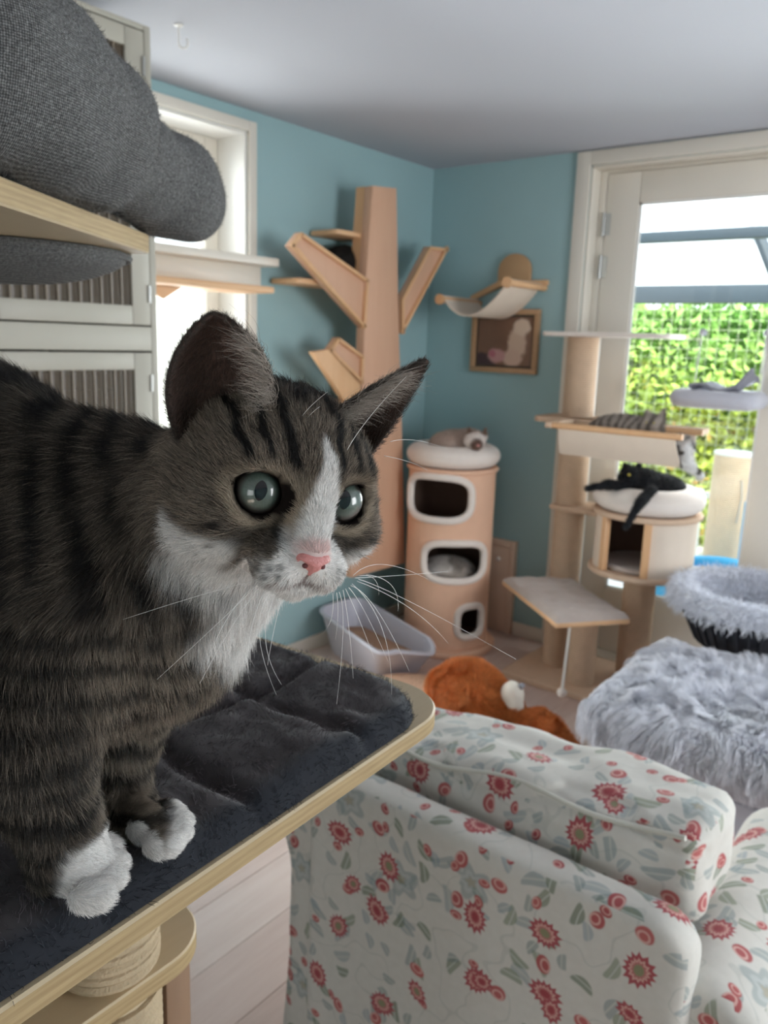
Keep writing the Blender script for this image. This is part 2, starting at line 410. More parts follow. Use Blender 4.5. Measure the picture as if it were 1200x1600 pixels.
floral('floral', 'floral slipcover cotton')
t = simple('teal', 'teal wall paint', '#97b6ba', .75, .04, 3, .06, 220)
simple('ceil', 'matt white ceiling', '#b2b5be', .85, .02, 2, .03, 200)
simple('trim', 'cream gloss trim paint', '#dcd6cb', .35, .03, 4, .02, 120)
simple('white', 'white paint', '#e4e2de', .4, .03, 4)
simple('cabinet', 'cream cabinet paint', '#a8a498', .45, .05, 5, .03, 90)
simple('plaster_out', 'outer wall', '#cfc8bd', .9, .05, 4)
simple('patio', 'pale patio paving', '#d8d2d4', .85, .08, 3, .1, 40)
simple('steel', 'satin steel', '#b9b9b6', .35, .03, 20, 0, 60, .9)
simple('blackgap', 'shadow gap rubber', '#4a4438', .8, .1)
wood('floor1', 'light oak laminate', '#c4ada4', '#d7c5bc', 'x', .8, .38, .9, .03)
wood('floor2', 'pinkish oak laminate', '#bba399', '#cfbbb2', 'x', .9, .38, .9, .03)
wood('floor3', 'pale oak laminate', '#cbb7ae', '#dccdc5', 'x', .7, .38, .9, .03)
simple('gap', 'dark joint', '#8a7468', .9, .1)
wood('pine', 'pale birch plywood face', '#bfab8b', '#d0bd9d', 'x', 1.2, .5, .8)
t = NT('birch plywood edge'); v = t.coord('Object', (1, 1, 1)); s = t.node('ShaderNodeSeparateXYZ', ins={0: v})
w = t.math('SINE', t.math('MULTIPLY', s.outputs[2], 1250.0)); n = t.noise(30, 3, t.coord('Object', (1, 1, 20)))
t.set('Base Color', t.mix(t.math('MULTIPLY_ADD', w, .11, t.math('MULTIPLY', n, .75), clamp=True), lin('#8d7450'), lin('#c2aa7e'))); t.set('Roughness', .6); MATS['plyedge'] = t.m
wood('beech', 'honey beech wood', '#cf9f74', '#dcb389', 'z', 1.0, .5, .7)
wood('beechx', 'honey beech board', '#cf9f74', '#e0ba92', 'x', 1.0, .5, .7)
wood('peach', 'peach birch panel', '#c89c80', '#d5ac90', 'z', .6, .55, .6)
wood('brown', 'brown wooden leg', '#7c5f48', '#94755b', 'z', 1.2, .5, .7)
wood('frameoak', 'picture frame oak', '#a5805f', '#b99673', 'x', 2, .45, .7)
# reeded and clear glass: thin panes
def pane_mat(key, name, tint, clear, rough=.02):
    t = NT(name); tr = t.node('ShaderNodeBsdfTransparent', ins={'Color': tuple(tint)+(1,)}); gl = t.node('ShaderNodeBsdfGlossy', ins={'Color': (1, 1, 1, 1), 'Roughness': rough})
    fr = t.node('ShaderNodeFresnel', ins={'IOR': 1.45}); f = t.math('MULTIPLY', fr.outputs[0], clear)
    mx = t.node('ShaderNodeMixShader', ins={0: f, 1: tr.outputs[0], 2: gl.outputs[0]}); t.l.new(mx.outputs[0], t.out.inputs[0]); MATS[key] = t.m
pane_mat('glass', 'clear window glass', (.97, .985, .98), .8)
t = NT('grey reeded glass'); v = t.coord('Object'); tr = t.node('ShaderNodeBsdfTransparent', ins={'Color': (.42, .38, .33, 1)})
t.set('Base Color', lin('#6e6152')+(1,)); t.set('Roughness', .25); mx = t.node('ShaderNodeMixShader', ins={0: .5, 1: tr.outputs[0], 2: t.b.outputs[0]}); t.l.new(mx.outputs[0], t.out.inputs[0]); MATS['reeded'] = t.m
t = NT('white canopy glazing'); tr = t.node('ShaderNodeBsdfTransparent', ins={'Color': (.93, .97, 1, 1)}); df = t.node('ShaderNodeBsdfTranslucent', ins={'Color': (.9, .95, 1, 1)})
mx = t.node('ShaderNodeMixShader', ins={0: .25, 1: tr.outputs[0], 2: df.outputs[0]}); t.l.new(mx.outputs[0], t.out.inputs[0]); MATS['canopyglass'] = t.m
simple('canopy', 'slate grey aluminium', '#404952', .5, .05, 3)
def attr_mat(key, name, rough=.7, sheen=0, spec=.3, translucent=0):
    t = NT(name); a = t.node('ShaderNodeAttribute', attribute_name='col'); t.set('Base Color', a.outputs['Color']); t.set('Roughness', rough); t.set('Specular IOR Level', spec)
    if sheen: t.set('Sheen Weight', sheen)
    if translucent:
        tl = t.node('ShaderNodeBsdfTranslucent', ins={'Color': a.outputs['Color']}); mx = t.node('ShaderNodeMixShader', ins={0: translucent, 1: t.b.outputs[0], 2: tl.outputs[0]}); t.l.new(mx.outputs[0], t.out.inputs[0])
    MATS[key] = t.m
attr_mat('leaf', 'hedge leaves', .55, 0, .3, .35)
attr_mat('fur', 'animal hair', .55, 0, .35)
attr_mat('hide', 'undercoat', .9, 0, .1)
attr_mat('shag', 'long pile faux fur', .6, 0, .3)

# ================================================================== room shell
fl = MB().box(XR, XB, YR, YL, -.06, -.012).build('floor', 'gap', None, smooth=0); tag(fl, kind='structure')
rng = random.Random(5); PW, PL = .185, 1.28
protos = {}
yy = YL; row = 0
while yy > YR:
    x = XR-rng.random()*PL; y1 = yy; y0 = max(YR, yy-PW)
    while x < XB:
        a, b = max(x, XR)+.0008, min(x+PL, XB)-.0008
        if b-a > .03:
            if y0 > -1.3 or True:
                key = (round(b-a, 3), round(y1-y0, 3)); mi = rng.choice(('floor1', 'floor2', 'floor3')); k2 = key+(mi,)
                if k2 not in protos:
                    me = MB().box(0, b-a, 0, y1-y0-.0016, -.012, 0).build('plank', mi, None, bevel=.0012, seg=1, smooth=0)
                    protos[k2] = me.data; o = me
                else:
                    o = bpy.data.objects.new('plank', protos[k2]); COL.objects.link(o)
                o.parent = fl; o.location = (a, y0+.0008, 0)
        x += PL
    yy -= PW; row += 1
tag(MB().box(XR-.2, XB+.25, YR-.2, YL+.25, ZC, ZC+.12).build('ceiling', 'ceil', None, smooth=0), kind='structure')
# left wall with a tall glazed opening
WX0, WX1, WZ1 = 1.50, 2.500, 2.412
w = MB(); T = .30
w.box(XR-.2, WX0, YL, YL+T, -.06, ZC).box(WX1, XB+.25, YL, YL+T, -.06, ZC).box(WX0, WX1, YL, YL+T, WZ1, ZC).box(WX0, WX1, YL, YL+T, -.06, .04)
tag(w.build('wall_left', 'teal', None, smooth=0), kind='structure')
DY0, DY1, DZ1 = -.27, 1.79, 2.43            # terrace door opening in the back wall
w = MB(); w.box(XB, XB+.25, DY1, YL, -.06, ZC).box(XB, XB+.25, YR-.2, DY0, -.06, ZC).box(XB, XB+.25, DY0, DY1, DZ1, ZC)
tag(w.build('wall_back', 'teal', None, smooth=0), kind='structure')
w = MB(); sx0, sx1, sz0, sz1 = 1.1, 2.8, .75, 2.25  # opening added in the unseen right wall for the side fill lamp
w.box(XR-.2, sx0, YR-.2, YR, -.06, ZC).box(sx1, XB, YR-.2, YR, -.06, ZC).box(sx0, sx1, YR-.2, YR, sz1, ZC).box(sx0, sx1, YR-.2, YR, -.06, sz0)
tag(w.build('wall_right', 'teal', None, smooth=0), kind='structure')
tag(MB().box(XR-.2, XR, YR, -1.5, -.06, ZC).box(XR-.2, XR, .3, YL, -.06, ZC).box(XR-.2, XR, -1.5, .3, -.06, .8).box(XR-.2, XR, -1.5, .3, 2.2, ZC).build('wall_rear', 'teal', None, smooth=0), kind='structure')  # opening added in the unseen rear wall for the rear fill lamp
tag(MB().box(XB-.016, XB, 1.862, 2.0425, 0, .075).build('baseboard_back', 'trim', None, bevel=.004), kind='structure')
tag(MB().box(WX1+.06, XB-.02, YL-.016, YL, 0, .075).build('baseboard_left', 'trim', None, bevel=.004), kind='structure')

# window_1: casing, reveal linings, frame with two lights, transom
win = struct_root('window_1', (2.0, YL, 0))
c = MB(); c.box(WX1, WX1+.042, YL-.02, YL, 0, WZ1+.042).box(WX0-.042, WX0, YL-.02, YL, 0, WZ1+.042).box(WX0, WX1, YL-.02, YL, WZ1, WZ1+.042)
c.build('window_casing', 'trim', win, bevel=.004)
c = MB(); c.box(WX1-.012, WX1, YL, YL+.26, .04, WZ1).box(WX0, WX0+.012, YL, YL+.26, .04, WZ1).box(WX0+.012, WX1-.012, YL, YL+.26, WZ1-.012, WZ1)
c.build('window_reveal', 'white', win)
FY0, FY1 = YL+.17, YL+.23
fr = MB(); a, b = WX0+.012, WX1-.012
fr.box(a, a+.07, FY0, FY1, .04, WZ1-.012).box(b-.07, b, FY0, FY1, .04, WZ1-.012).box(a+.07, b-.07, FY0, FY1, WZ1-.085, WZ1-.012).box(a+.07, b-.07, FY0, FY1, .04, .16).box(a+.07, b-.07, FY0, FY1, 1.84, 1.93).box(1.99-.03, 1.99+.03, FY0, FY1, .16, 1.84)
fr.build('window_frame', 'trim', win, bevel=.004)
for (x0, x1, z0, z1) in ((a+.07, b-.07, 1.93, WZ1-.085), (a+.07, 1.96, .16, 1.84), (2.02, b-.07, .16, 1.84)):
    MB().box(x0, x1, FY0+.025, FY0+.031, z0, z1).build('pane', 'glass', win, smooth=0)

# terrace doors: door_1 in view, door_2 its other leaf
def door_leaf(name, y0, y1, hinge):
    d = struct_root(name, (XB+.12, (y0+y1)/2, 0)); xa, xb = XB+.085, XB+.135; st = .165
    gy0, gy1, gz0, gz1 = y0+st, y1-st, .352, 2.262; zt = 2.403
    for nm, q in (('stile', (y0, gy0, .015, zt)), ('stile', (gy1, y1, .015, zt)), ('rail', (gy0, gy1, gz1, zt)), ('rail', (gy0, gy1, .015, gz0))):
        MB().box(xa, xb, q[0], q[1], q[2], q[3]).build(nm, 'trim', d, bevel=.004)
    g = MB().box(xb-.03, xb-.022, gy0, gy1, gz0, gz1).build('pane', 'glass', d, smooth=0)
    bd = MB(); e = .012
    bd.box(xa+.005, xa+.022, gy0, gy0+e, gz0, gz1).box(xa+.005, xa+.022, gy1-e, gy1, gz0, gz1).box(xa+.005, xa+.022, gy0, gy1, gz0, gz0+e).box(xa+.005, xa+.022, gy0, gy1, gz1-e, gz1)
    bd.build('glazing_bead', 'white', d)
    for z in hinge:
        k = MB(); k.lathe([(0, -.055), (.009, -.055), (.009, .055), (0, .055)], (xa-.006, y1+.004, z), 10); k.box(xa-.003, xa, y1-.03, y1, z-.05, z+.05)
        k.build('hinge', 'steel', d)
    return d
YA1 = 1.742; YA0 = .758
door_leaf('door_1', YA0, YA1-.003, (2.17, 1.97, .25))
door_leaf('door_2', -.226, YA0-.004, ())
fr = struct_root('trim_1', (XB, 1.8, 0))
k = MB(); k.box(XB-.018, XB, DY1, 1.862, 0, 2.495).box(XB-.018, XB, DY0-.07, DY0, 0, 2.495).box(XB-.018, XB, DY0, DY1, DZ1, 2.495); k.build('door_casing', 'trim', fr, bevel=.004)
k = MB(); k.box(XB, XB+.14, DY1-.012, DY1, 0, DZ1).box(XB, XB+.14, DY0, DY0+.012, 0, DZ1).box(XB, XB+.14, DY0, DY1, DZ1-.012, DZ1)
k.box(XB+.085, XB+.15, YA1, DY1-.012, 0, DZ1-.012).box(XB+.085, XB+.15, DY0+.012, -.226, 0, DZ1-.012).box(XB+.085, XB+.15, -.226, YA1, 2.406, DZ1-.012)
k.build('door_frame', 'trim', fr, bevel=.003)
MB().box(XB-.005, XB+.16, DY0, DY1, -.05, .012).build('threshold', 'trim', fr, bevel=.003)
# low hatch in the back wall
h = struct_root('door_3', (XB, 2.25, 0)); y0, y1 = 2.045, 2.46
k = MB().box(XB-.035, XB, y0, y0+.035, 0, .53).box(XB-.035, XB, y1-.035, y1, 0, .53).box(XB-.035, XB, y0+.035, y1-.035, .495, .53); k.build('hatch_frame', 'hatch' if 'hatch' in MATS else 'peach', h, bevel=.003)
simple('hatchm', 'beige hatch board', '#d6bda9', .6, .05, 4)
h.children[0].data.materials[0] = M('hatchm')
MB().box(XB-.026, XB, y0+.038, y1-.038, .005, .492).build('hatch_panel', 'hatchm', h, bevel=.002)
MB().lathe([(0, 0), (.012, 0), (.014, .008), (.008, .016), (0, .016)], (0, 0, 0), 14).build('knob', 'white', h)
kb = h.children[-1]; kb.rotation_euler = (0, -pi/2, 0); kb.location = Vector((XB-.026, y0+.1, .42))-h.location
kb.data.transform(Matrix.Translation(h.location))
# ceiling hook
p = onz(279, 38, ZC); hk = thing('ceiling_hook', 'small white hook screwed into the ceiling beside the cream cabinet', 'hook', (p[0], p[1], ZC))
MB().lathe([(0, 0), (.014, 0), (.014, -.004), (.005, -.008), (0, -.008)], (p[0], p[1], ZC), 14).build('plate', 'white', hk)
path = [(0, 0), (0, -.03), (0, -.045)]+[(.014-.014*cos(a), -.05-.016*sin(a)) for a in np.linspace(.1, 3.9, 12)]
MB().tube([(p[0]-CR[0]*q*-1, p[1]-CR[1]*q*-1, ZC+z) for q, z in path], .0034, 8).build('hook', 'white', hk)

# ================================================================== outside
tag(MB().box(XB+.25, 12, -6, 9, -.16, -.06).build('terrace_ground', 'patio', None, smooth=0), kind='structure')
R = np.random.default_rng(3)
HX = 7.0; HZT = onx(1100, 456, HX)[2]
hd = thing('hedge', 'sunlit green and yellow leafy hedge behind the wire mesh beyond the glass door', 'hedge', (HX+.4, 2.2, -.06))
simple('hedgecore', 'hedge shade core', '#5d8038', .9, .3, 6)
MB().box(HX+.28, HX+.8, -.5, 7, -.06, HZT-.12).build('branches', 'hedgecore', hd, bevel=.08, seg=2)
n = 24000; P = np.stack([HX+.25*R.random(n)**.7, -.5+7.5*R.random(n), -.06+(HZT+.06)*R.random(n)], 1)
P[:, 0] += .22*(vnoise(P, 2.2, 3)-.5)
a = unit(R.normal(size=(n, 3))+np.array([-.2, 0, .2])); b = unit(np.cross(a, R.normal(size=(n, 3)))); nn = np.cross(a, b)
sz = .03+.035*R.random(n)
Vl = np.empty((n, 5, 3)); 
Vl[:, 0] = P-a*sz[:, None]; Vl[:, 1] = P+b*sz[:, None]*.55+nn*sz[:, None]*.12; Vl[:, 2] = P+a*sz[:, None]; Vl[:, 3] = P-b*sz[:, None]*.55+nn*sz[:, None]*.12; Vl[:, 4] = P
q = (np.arange(n)*5)[:, None]; Fl = np.concatenate([q+np.array([0, 1, 4]), q+np.array([1, 2, 4]), q+np.array([2, 3, 4]), q+np.array([3, 0, 4])])
g = vnoise(P, 1.6, 5)[:, None]; yl = sstep(1.85, .9, P[:, 2])[:, None]*(.35+.65*g)
cl = (1-yl)*np.array(lin('#9cc873'))+yl*np.array(lin('#d6da62')); cl = cl*(.55+.8*R.random((n, 1))); rd = (R.random((n, 1)) < .05)*yl; cl = cl*(1-rd)+rd*np.array(lin('#c98a4a'))
lo = mesh_obj('leaves', Vl.reshape(-1, 3), Fl, 'leaf', hd, smooth=0, cols=np.repeat(np.clip(cl, 0, 1), 5, 0), recalc=False); lo['kind'] = 'stuff'
# wire mesh in front of the hedge
ms = thing('mesh_fence', 'thin pale wire mesh panel standing in front of the hedge', 'fence', (HX-.25, 2.2, -.06))
simple('wire', 'galvanised wire', '#d7dcc8', .4, .05, 5, 0, 60, .3)
k = MB()
for y in np.arange(.6, 4.6, .075): k.box(HX-.251, HX-.249, y-.0009, y+.0009, -.06, 2.6)
for z in np.arange(.02, 2.6, .075): k.box(HX-.2512, HX-.2488, .6, 4.6, z-.0009, z+.0009)
o = k.build('wire', 'wire', ms, smooth=0); o['kind'] = 'stuff'
for y in (1.0, 2.75, 4.5): MB().lathe([(0, -.06), (.02, -.06), (.02, 2.62), (0, 2.62)], (HX-.275, y, 0), 10).build('fence_post', 'wire', ms)
# terrace canopy: gutter beam, purlin, rafters, glazing
GX = 6.2; z0, z1 = onx(1100, 474, GX)[2], onx(1100, 446, GX)[2]
cn = thing('terrace_canopy', 'slate grey terrace canopy with white glazing outside the door', 'canopy', (GX, 2, 0))
MB().box(GX-.06, GX+.06, -2.2, 4.5, z0, z1).build('gutter_beam', 'canopy', cn, bevel=.006)
PX = 5.1; zp0, zp1 = onx(1080, 377, PX)[2], onx(1080, 360, PX)[2]
MB().box(PX-.04, PX+.04, -2.2, 4.5, zp0, zp1).build('purlin', 'canopy', cn, bevel=.006)
zw = zp1+(zp1-z1)*(PX-XB-.25)/(GX-PX)
for y in (.86, -.5, 2.7, 4.2):
    MB().prism([(XB+.25, y-.035, zw), (GX, y-.035, z1), (GX, y-.035, z1+.05), (XB+.25, y-.035, zw+.05)], (0, .07, 0)).build('rafter', 'canopy', cn)
q0, q1 = onx(1160, 300, 5.5), onx(1214, 440, 5.5); MB().tube([q0, q1], .035, 8).build('brace', 'canopy', cn)
MB().prism([(XB+.25, -2.2, zw+.055), (GX+.1, -2.2, z1+.055), (GX+.1, -2.2, z1+.063), (XB+.25, -2.2, zw+.063)], (0, 6.7, 0)).build('canopy_glass', 'canopyglass', cn, smooth=0)
for y in (2.7, -2.1): MB().box(GX-.05, GX+.05, y-.05, y+.05, -.06, z0).build('canopy_post', 'canopy', cn, bevel=.005)
MB().box(XB+.25, XB+.31, -2.2, 4.5, zw-.1, zw+.05).build('wall_plate', 'canopy', cn)
# sisal scratching post on the terrace
simple('sisal', 'natural sisal rope', '#cdb49c', .9, .12, 25, .4, 260, 0, .1)
simple('sisalp', 'pale sisal mat', '#d6bfa6', .9, .1, 30, .4, 260, 0, .1)
SX = 5.02; pb = onx(1131, 869, SX); zt = zat(pb[0], pb[1], 706); rr = 62/FPX*proj(pb)[2]/2
sp = thing('scratching_post', 'pale sisal scratching post standing outside the glass door', 'scratching post', (pb[0], pb[1], -.06))
MB().box(pb[0]-.2, pb[0]+.2, pb[1]-.2, pb[1]+.2, -.06, -.03).build('base_plate', 'beechx', sp, bevel=.004)
rope_post(pb, rr, -.03, zt-.02, .012).build('post', 'sisalp', sp, smooth=60)
rcyl(pb, rr+.004, zt-.02, zt).build('cap', 'white', sp)
MB().tube([pb+np.array([-rr*.85, -rr*.6, zt-pb[2]-.15]), pb+np.array([-rr*.9, -rr*.72, zt-pb[2]-.25]), pb+np.array([-rr*.9, -rr*.6, zt-pb[2]-.4])], .004, 6).build('cord', 'steel', sp)
# blue plastic play bench
simple('blue', 'sky blue plastic', '#3f9fd0', .4, .04, 4); simple('pink', 'pink plastic', '#f08fc0', .4, .03, 4)
BX = 4.62; bl = onx(1078, 870, BX); br = onx(1168, 885, BX)
bc = thing('play_bench', 'sky blue plastic children bench outside the glass door', 'bench', (BX, (bl[1]+br[1])/2, -.06))
zr = bl[2]; k = MB(); n = 14
def rail(u, v):
    y = bl[1]+.02+(br[1]-.25-bl[1])*u; z = zr-.03+.035*sin(pi*min(1, u*1.2)); q = 2*pi*v
    return (BX+.018*cos(q), y, z+.03*sin(q))
k.grid(rail, n, 12, False, True); k.build('back_rail', 'blue', bc)
MB().tube([(BX, bl[1]+.01, -.06), (BX, bl[1]+.01, zr+.02)], .028, 12).build('back_post', 'blue', bc)
pt = onx(1168, 787, BX); MB().tube([(BX+.05, pt[1], -.06), (BX+.05, pt[1], pt[2])], .028, 12).build('back_post', 'blue', bc)
s0 = onx(1024, 899, 4.45)
MB().box(4.40, 4.74, br[1]-.2, s0[1], s0[2]-.10, s0[2]).build('seat', 'blue', bc, bevel=.015)
for x in (4.43, 4.70):
    MB().box(x-.025, x+.025, s0[1]-.08, s0[1]-.02, -.06, s0[2]-.10).build('leg', 'blue', bc, bevel=.006)
pk = onx(1045, 906, 4.5); tb = MB()
tb.lathe([(.045*sin(a), -.045*cos(a)) for a in np.linspace(0.001, pi-.001, 14)], (4.52, pk[1], s0[2]+.045), 20)
ball = thing('ball', 'pink plastic ball on the blue bench outside', 'ball', (4.52, pk[1], s0[2])); tb.build('shell', 'pink', ball); MB().lathe([(.0455, -.003), (.0462, 0), (.0455, .003)], (4.52, pk[1], s0[2]+.045), 20).build('seam', 'white', ball)
# white picket rail further out
gf = thing('garden_rail', 'low white picket rail on the terrace edge', 'railing', (5.9, 2.0, -.06))
for i in range(14): MB().box(5.88, 5.90, 1.5+.09*i, 1.53+.09*i, -.06, .62).build('picket', 'white', gf)
MB().box(5.90, 5.92, 1.45, 2.8, .56, .6).build('top_rail', 'white', gf); MB().box(5.90, 5.92, 1.45, 2.8, .08, .12).build('bottom_rail', 'white', gf)
# neighbouring white wall that the left window looks on to
tag(MB().box(-1, 6, 5.2, 5.4, -.2, 2.0).build('garden_wall', 'white', None, smooth=0), kind='structure')
tag(MB().box(-3, XB+.25, YL+.3, 9, -.16, -.06).build('side_ground', 'patio', None, smooth=0), kind='structure')
# ================================================================== cream cabinet with reeded glass doors
CY, CX1, CX0 = 2.085, 1.56, .46
cb = thing('glass_cabinet', 'tall cream painted cabinet with reeded glass doors at the left', 'cabinet', ((CX0+CX1)/2, CY+.3, 0))
k = MB(); k.box(CX0, CX0+.018, CY+.02, CY+.6, 0, 2.42).box(CX1-.018, CX1, CY+.02, CY+.6, 0, 2.42).box(CX0+.018, CX1-.018, CY+.58, CY+.6, .08, 2.40).box(CX0+.018, CX1-.018, CY+.02, CY+.58, 2.40, 2.42).box(CX0+.018, CX1-.018, CY+.02, CY+.58, .06, .08)
k.box(CX0+.018, CX1-.018, CY+.02, CY+.58, 1.545, 1.575)
k.build('carcass', 'cabinet', cb, bevel=.002)
k = MB(); k.box(CX1-.022, CX1, CY, CY+.02, 0, 2.42).box(CX0, CX0+.022, CY, CY+.02, 0, 2.42).box(CX0+.022, CX1-.022, CY, CY+.02, 2.405, 2.42).box(CX0+.022, CX1-.022, CY, CY+.02, 1.527, 1.598).box(CX0+.022, CX1-.022, CY, CY+.02, 0, .09)
k.build('face_frame', 'cabinet', cb, bevel=.003)
for zs in (1.95, 1.05, .6): MB().box(CX0+.018, CX1-.018, CY+.06, CY+.58, zs, zs+.018).build('shelf', 'cabinet', cb)
def cab_door(x0, x1, z0, z1, hinge_right):
    d = MB(); s = .062; y0, y1 = CY-.004, CY+.016
    d.box(x0, x0+s, y0, y1, z0, z1).box(x1-s, x1, y0, y1, z0, z1).box(x0+s, x1-s, y0, y1, z1-.05, z1).box(x0+s, x1-s, y0, y1, z0, z0+.055)
    do = d.build('door', 'cabinet', cb, bevel=.003)
    a, b, q0, q1 = x0+s, x1-s, z0+.055, z1-.05; nrib = int((b-a)/.033); g = MB()
    def reed(u, v):
        ph = (u*nrib) % 1.0; return (a+(b-a)*u, CY+.006-.0035*sqrt(max(0, 1-(2*ph-1)**2)), q0+(q1-q0)*v)
    g.grid(reed, nrib*8+1, 2); g.build('reeded_pane', 'reeded', do, smooth=50)
    for i in range(1, nrib):
        MB().box(a+(b-a)*i/nrib-.0018, a+(b-a)*i/nrib+.0018, CY-.0006, CY+.004, q0, q1).build('glazing_rib', 'ribm', do, smooth=0)
    hx = x1-.004 if hinge_right else x0+.004
    for z in (z0+.09, z1-.09): MB().lathe([(0, -.025), (.005, -.025), (.005, .025), (0, .025)], (hx, y0-.002, z), 8).build('hinge', 'steel', do)
simple('ribm', 'glazing rib', '#857a6b', .5, .05)
for z0, z1 in ((1.602, 2.40), (.10, 1.522)):
    cab_door(1.012, CX1-.026, z0, z1, True); cab_door(CX0+.026, 1.006, z0, z1, False)
# dark boxes stored behind the glass
simple('storebox', 'dark brown storage box', '#4a4036', .8, .2, 6)
simple('storebox2', 'grey brown storage basket', '#7a6b5c', .8, .2, 6)
for i, (x0, x1, z0, z1, m, lb) in enumerate(((1.0, 1.45, 1.576, 1.86, 'storebox', 'dark brown box behind the upper reeded glass door'), (.98, 1.47, 1.07, 1.46, 'storebox2', 'grey brown basket behind the lower reeded glass door'), (1.05, 1.44, 1.969, 2.3, 'storebox', 'dark brown box on the top shelf of the cream cabinet'))):
    sb = thing('storage_box', lb, 'box', ((x0+x1)/2, CY+.3, z0), 'boxes stored in the cream cabinet'); MB().box(x0, x1, CY+.1, CY+.5, z0, z1-.05).build('body', m, sb, bevel=.008); MB().box(x0-.006, x1+.006, CY+.094, CY+.506, z1-.05, z1).build('lid', m, sb, bevel=.006)

# ================================================================== window ledge and wooden step in front of the window
lg = thing('window_ledge', 'cream painted ledge board fixed across the left window', 'shelf', (2.0, YL-.1, 1.875))
MB().prism([(x, y, 1.874) for x, y in rrect(1.62, 2.575, YL-.13, YL-.022, .02)], (0, 0, .033)).build('board', 'trim', lg, bevel=.004)
MB().box(1.62, WX1+.035, YL-.05, YL-.022, 1.79, 1.874).build('apron', 'trim', lg, bevel=.003)
stp = thing('wall_step', 'beech wooden cat step with an arched bracket below the window ledge', 'shelf', (2.0, 2.52, 1.7))
MB().prism([(x, y, 1.752) for x, y in rrect(1.60, 2.40, 2.42, YL-.055, .04)], (0, 0, .024)).build('board', 'beechx', stp, bevel=.005)
arch = [(1.60, 1.752), (2.0, 1.752)]+[(2.0-.19*sin(a)*1.0-.0, 1.752-.12*(1-cos(a))) for a in np.linspace(.15, 1.35, 8)]+[(1.60, 1.45)]
arch = [(1.60, 1.752), (2.03, 1.752)]+[(1.83+.19*cos(a), 1.60+.135*sin(a)) for a in np.linspace(.9, pi, 10)]+[(1.60, 1.44)]
MB().prism([(x, 2.56, z) for x, z in arch], (0, .025, 0)).build('bracket', 'beechx', stp, bevel=.002)

# ================================================================== tree shaped climbing wall on the left wall
TY = 2.47
tr = thing('climbing_tree', 'tall birch wood cat climbing tree shaped like a trunk with branches', 'cat tree', (3.45, YL, .3))
def board(px, Y, th, name, mat, rim=0):
    pts = [ony(x, y, Y) for x, y in px]
    o = MB().prism(pts, (0, th, 0)).build(name, mat, tr, bevel=.003)
    if rim:                              # raised lighter edge strip
        n = len(pts); c = sum(pts)/n; k = MB()
        for i in range(n):
            a, b = pts[i], pts[(i+1) % n]; d = unit(b-a); inw = unit(np.cross(d, (0, 1, 0)));
            if (c-a) @ inw < 0: inw = -inw
            k.obox((a+b)/2+inw*.008+np.array([0, -.006, 0]), (d, inw, (0, 1, 0)), (np.linalg.norm(b-a)/2, .008, .010))
        k.build('edge_strip', 'beech', o, bevel=.002)
    return o
trunk = [(583, 290), (620, 294), (623, 500), (629, 690), (633, 880), (549, 903), (560, 700), (567, 590), (572, 442)]
board(trunk, TY, .05, 'trunk', 'peach')
pts = [ony(x, y, TY) for x, y in trunk]
k = MB()                                # side boards give the trunk its depth
for a, b in ((pts[8], pts[0]), (pts[5], pts[7])): k.prism([a+np.array([0, .05, 0]), b+np.array([0, .05, 0]), b+np.array([0, .10, 0]), a+np.array([0, .10, 0])], (.02, 0, 0))
k.build('trunk_side', 'beech', tr)
xa_b, xa_t = (pts[4][0]+pts[5][0])/2, (pts[0][0]+pts[1][0])/2-.03
MB().box(xa_b-.10, xa_b+.04, TY+.05, YL, .45, .60).build('wall_bracket', 'beech', tr)
board([(452, 384), (468, 363), (573, 437), (568, 514)], TY+.012, .03, 'branch', 'peach', 1)
board([(625, 468), (669, 385), (698, 388), (626, 522)], TY+.012, .03, 'branch', 'peach', 1)
board([(512, 548), (527, 527), (566, 556), (564, 600)], TY+.012, .03, 'branch', 'peach', 1)
board([(489, 550), (513, 546), (563, 600), (563, 628), (540, 628)], TY-.04, .03, 'branch', 'beech')
board([(474, 640), (489, 625), (561, 690), (560, 720)], TY+.012, .03, 'branch', 'peach', 1)
def tshelf(x0, x1, yy, name='shelf'):
    a, b = ony(x0, yy, TY+.05), ony(x1, yy, TY+.05); z = (a[2]+b[2])/2
    return MB().prism([(x, y, z-.022) for x, y in rrect(a[0], b[0]+.03, TY+.055, YL-.001, .03)], (0, 0, .022)).build(name, 'beechx', tr, bevel=.003), z
tshelf(530, 580, 362); s2, zs2 = tshelf(468, 575, 440); tshelf(512, 565, 628)

# ================================================================== wall hammock and framed picture on the back wall
simple('canvas', 'cream cotton canvas', '#dccdbd', .85, .06, 12, .25, 400, 0, .15)
simple('canvasd', 'beige cotton lining', '#b99672', .85, .06, 12, .25, 400, 0, .15)
wh = thing('wall_hammock', 'cream canvas cat hammock on two wooden dowels above the framed picture', 'hammock', (XB, 2.2, 1.8))
yl_, yr_ = 2.375, 1.995; zl, zr_ = 1.792, 1.868; XF = XB-.36
def dowel(y, z): return MB().tube([(XB-.002, y, z), (XF-.015, y, z)], .017, 14).tube([(XF-.015, y, z), (XF-.03, y, z)], .026, 14).build('dowel', 'beech', wh)
dowel(yl_, zl); dowel(yr_, zr_)
def sling(u, v, o=0.0):
    y = yl_+(yr_-yl_)*u; z = zl+(zr_-zl)*u-.115*sin(pi*u**.9)-o; x = XB-.03-(XB-.03-XF)*v
    return (x, y, z+.019*(1-abs(2*u-1)**6)*0+.017*(abs(2*u-1)**8))
MB().grid(lambda u, v: sling(u, v), 28, 8).build('sling', 'canvas', wh, solid=.006)
ar = [(2.26, 1.885)]+[(2.165+.095*cos(a), 1.955+.085*sin(a)) for a in np.linspace(0, pi, 14)]+[(2.07, 1.885)]
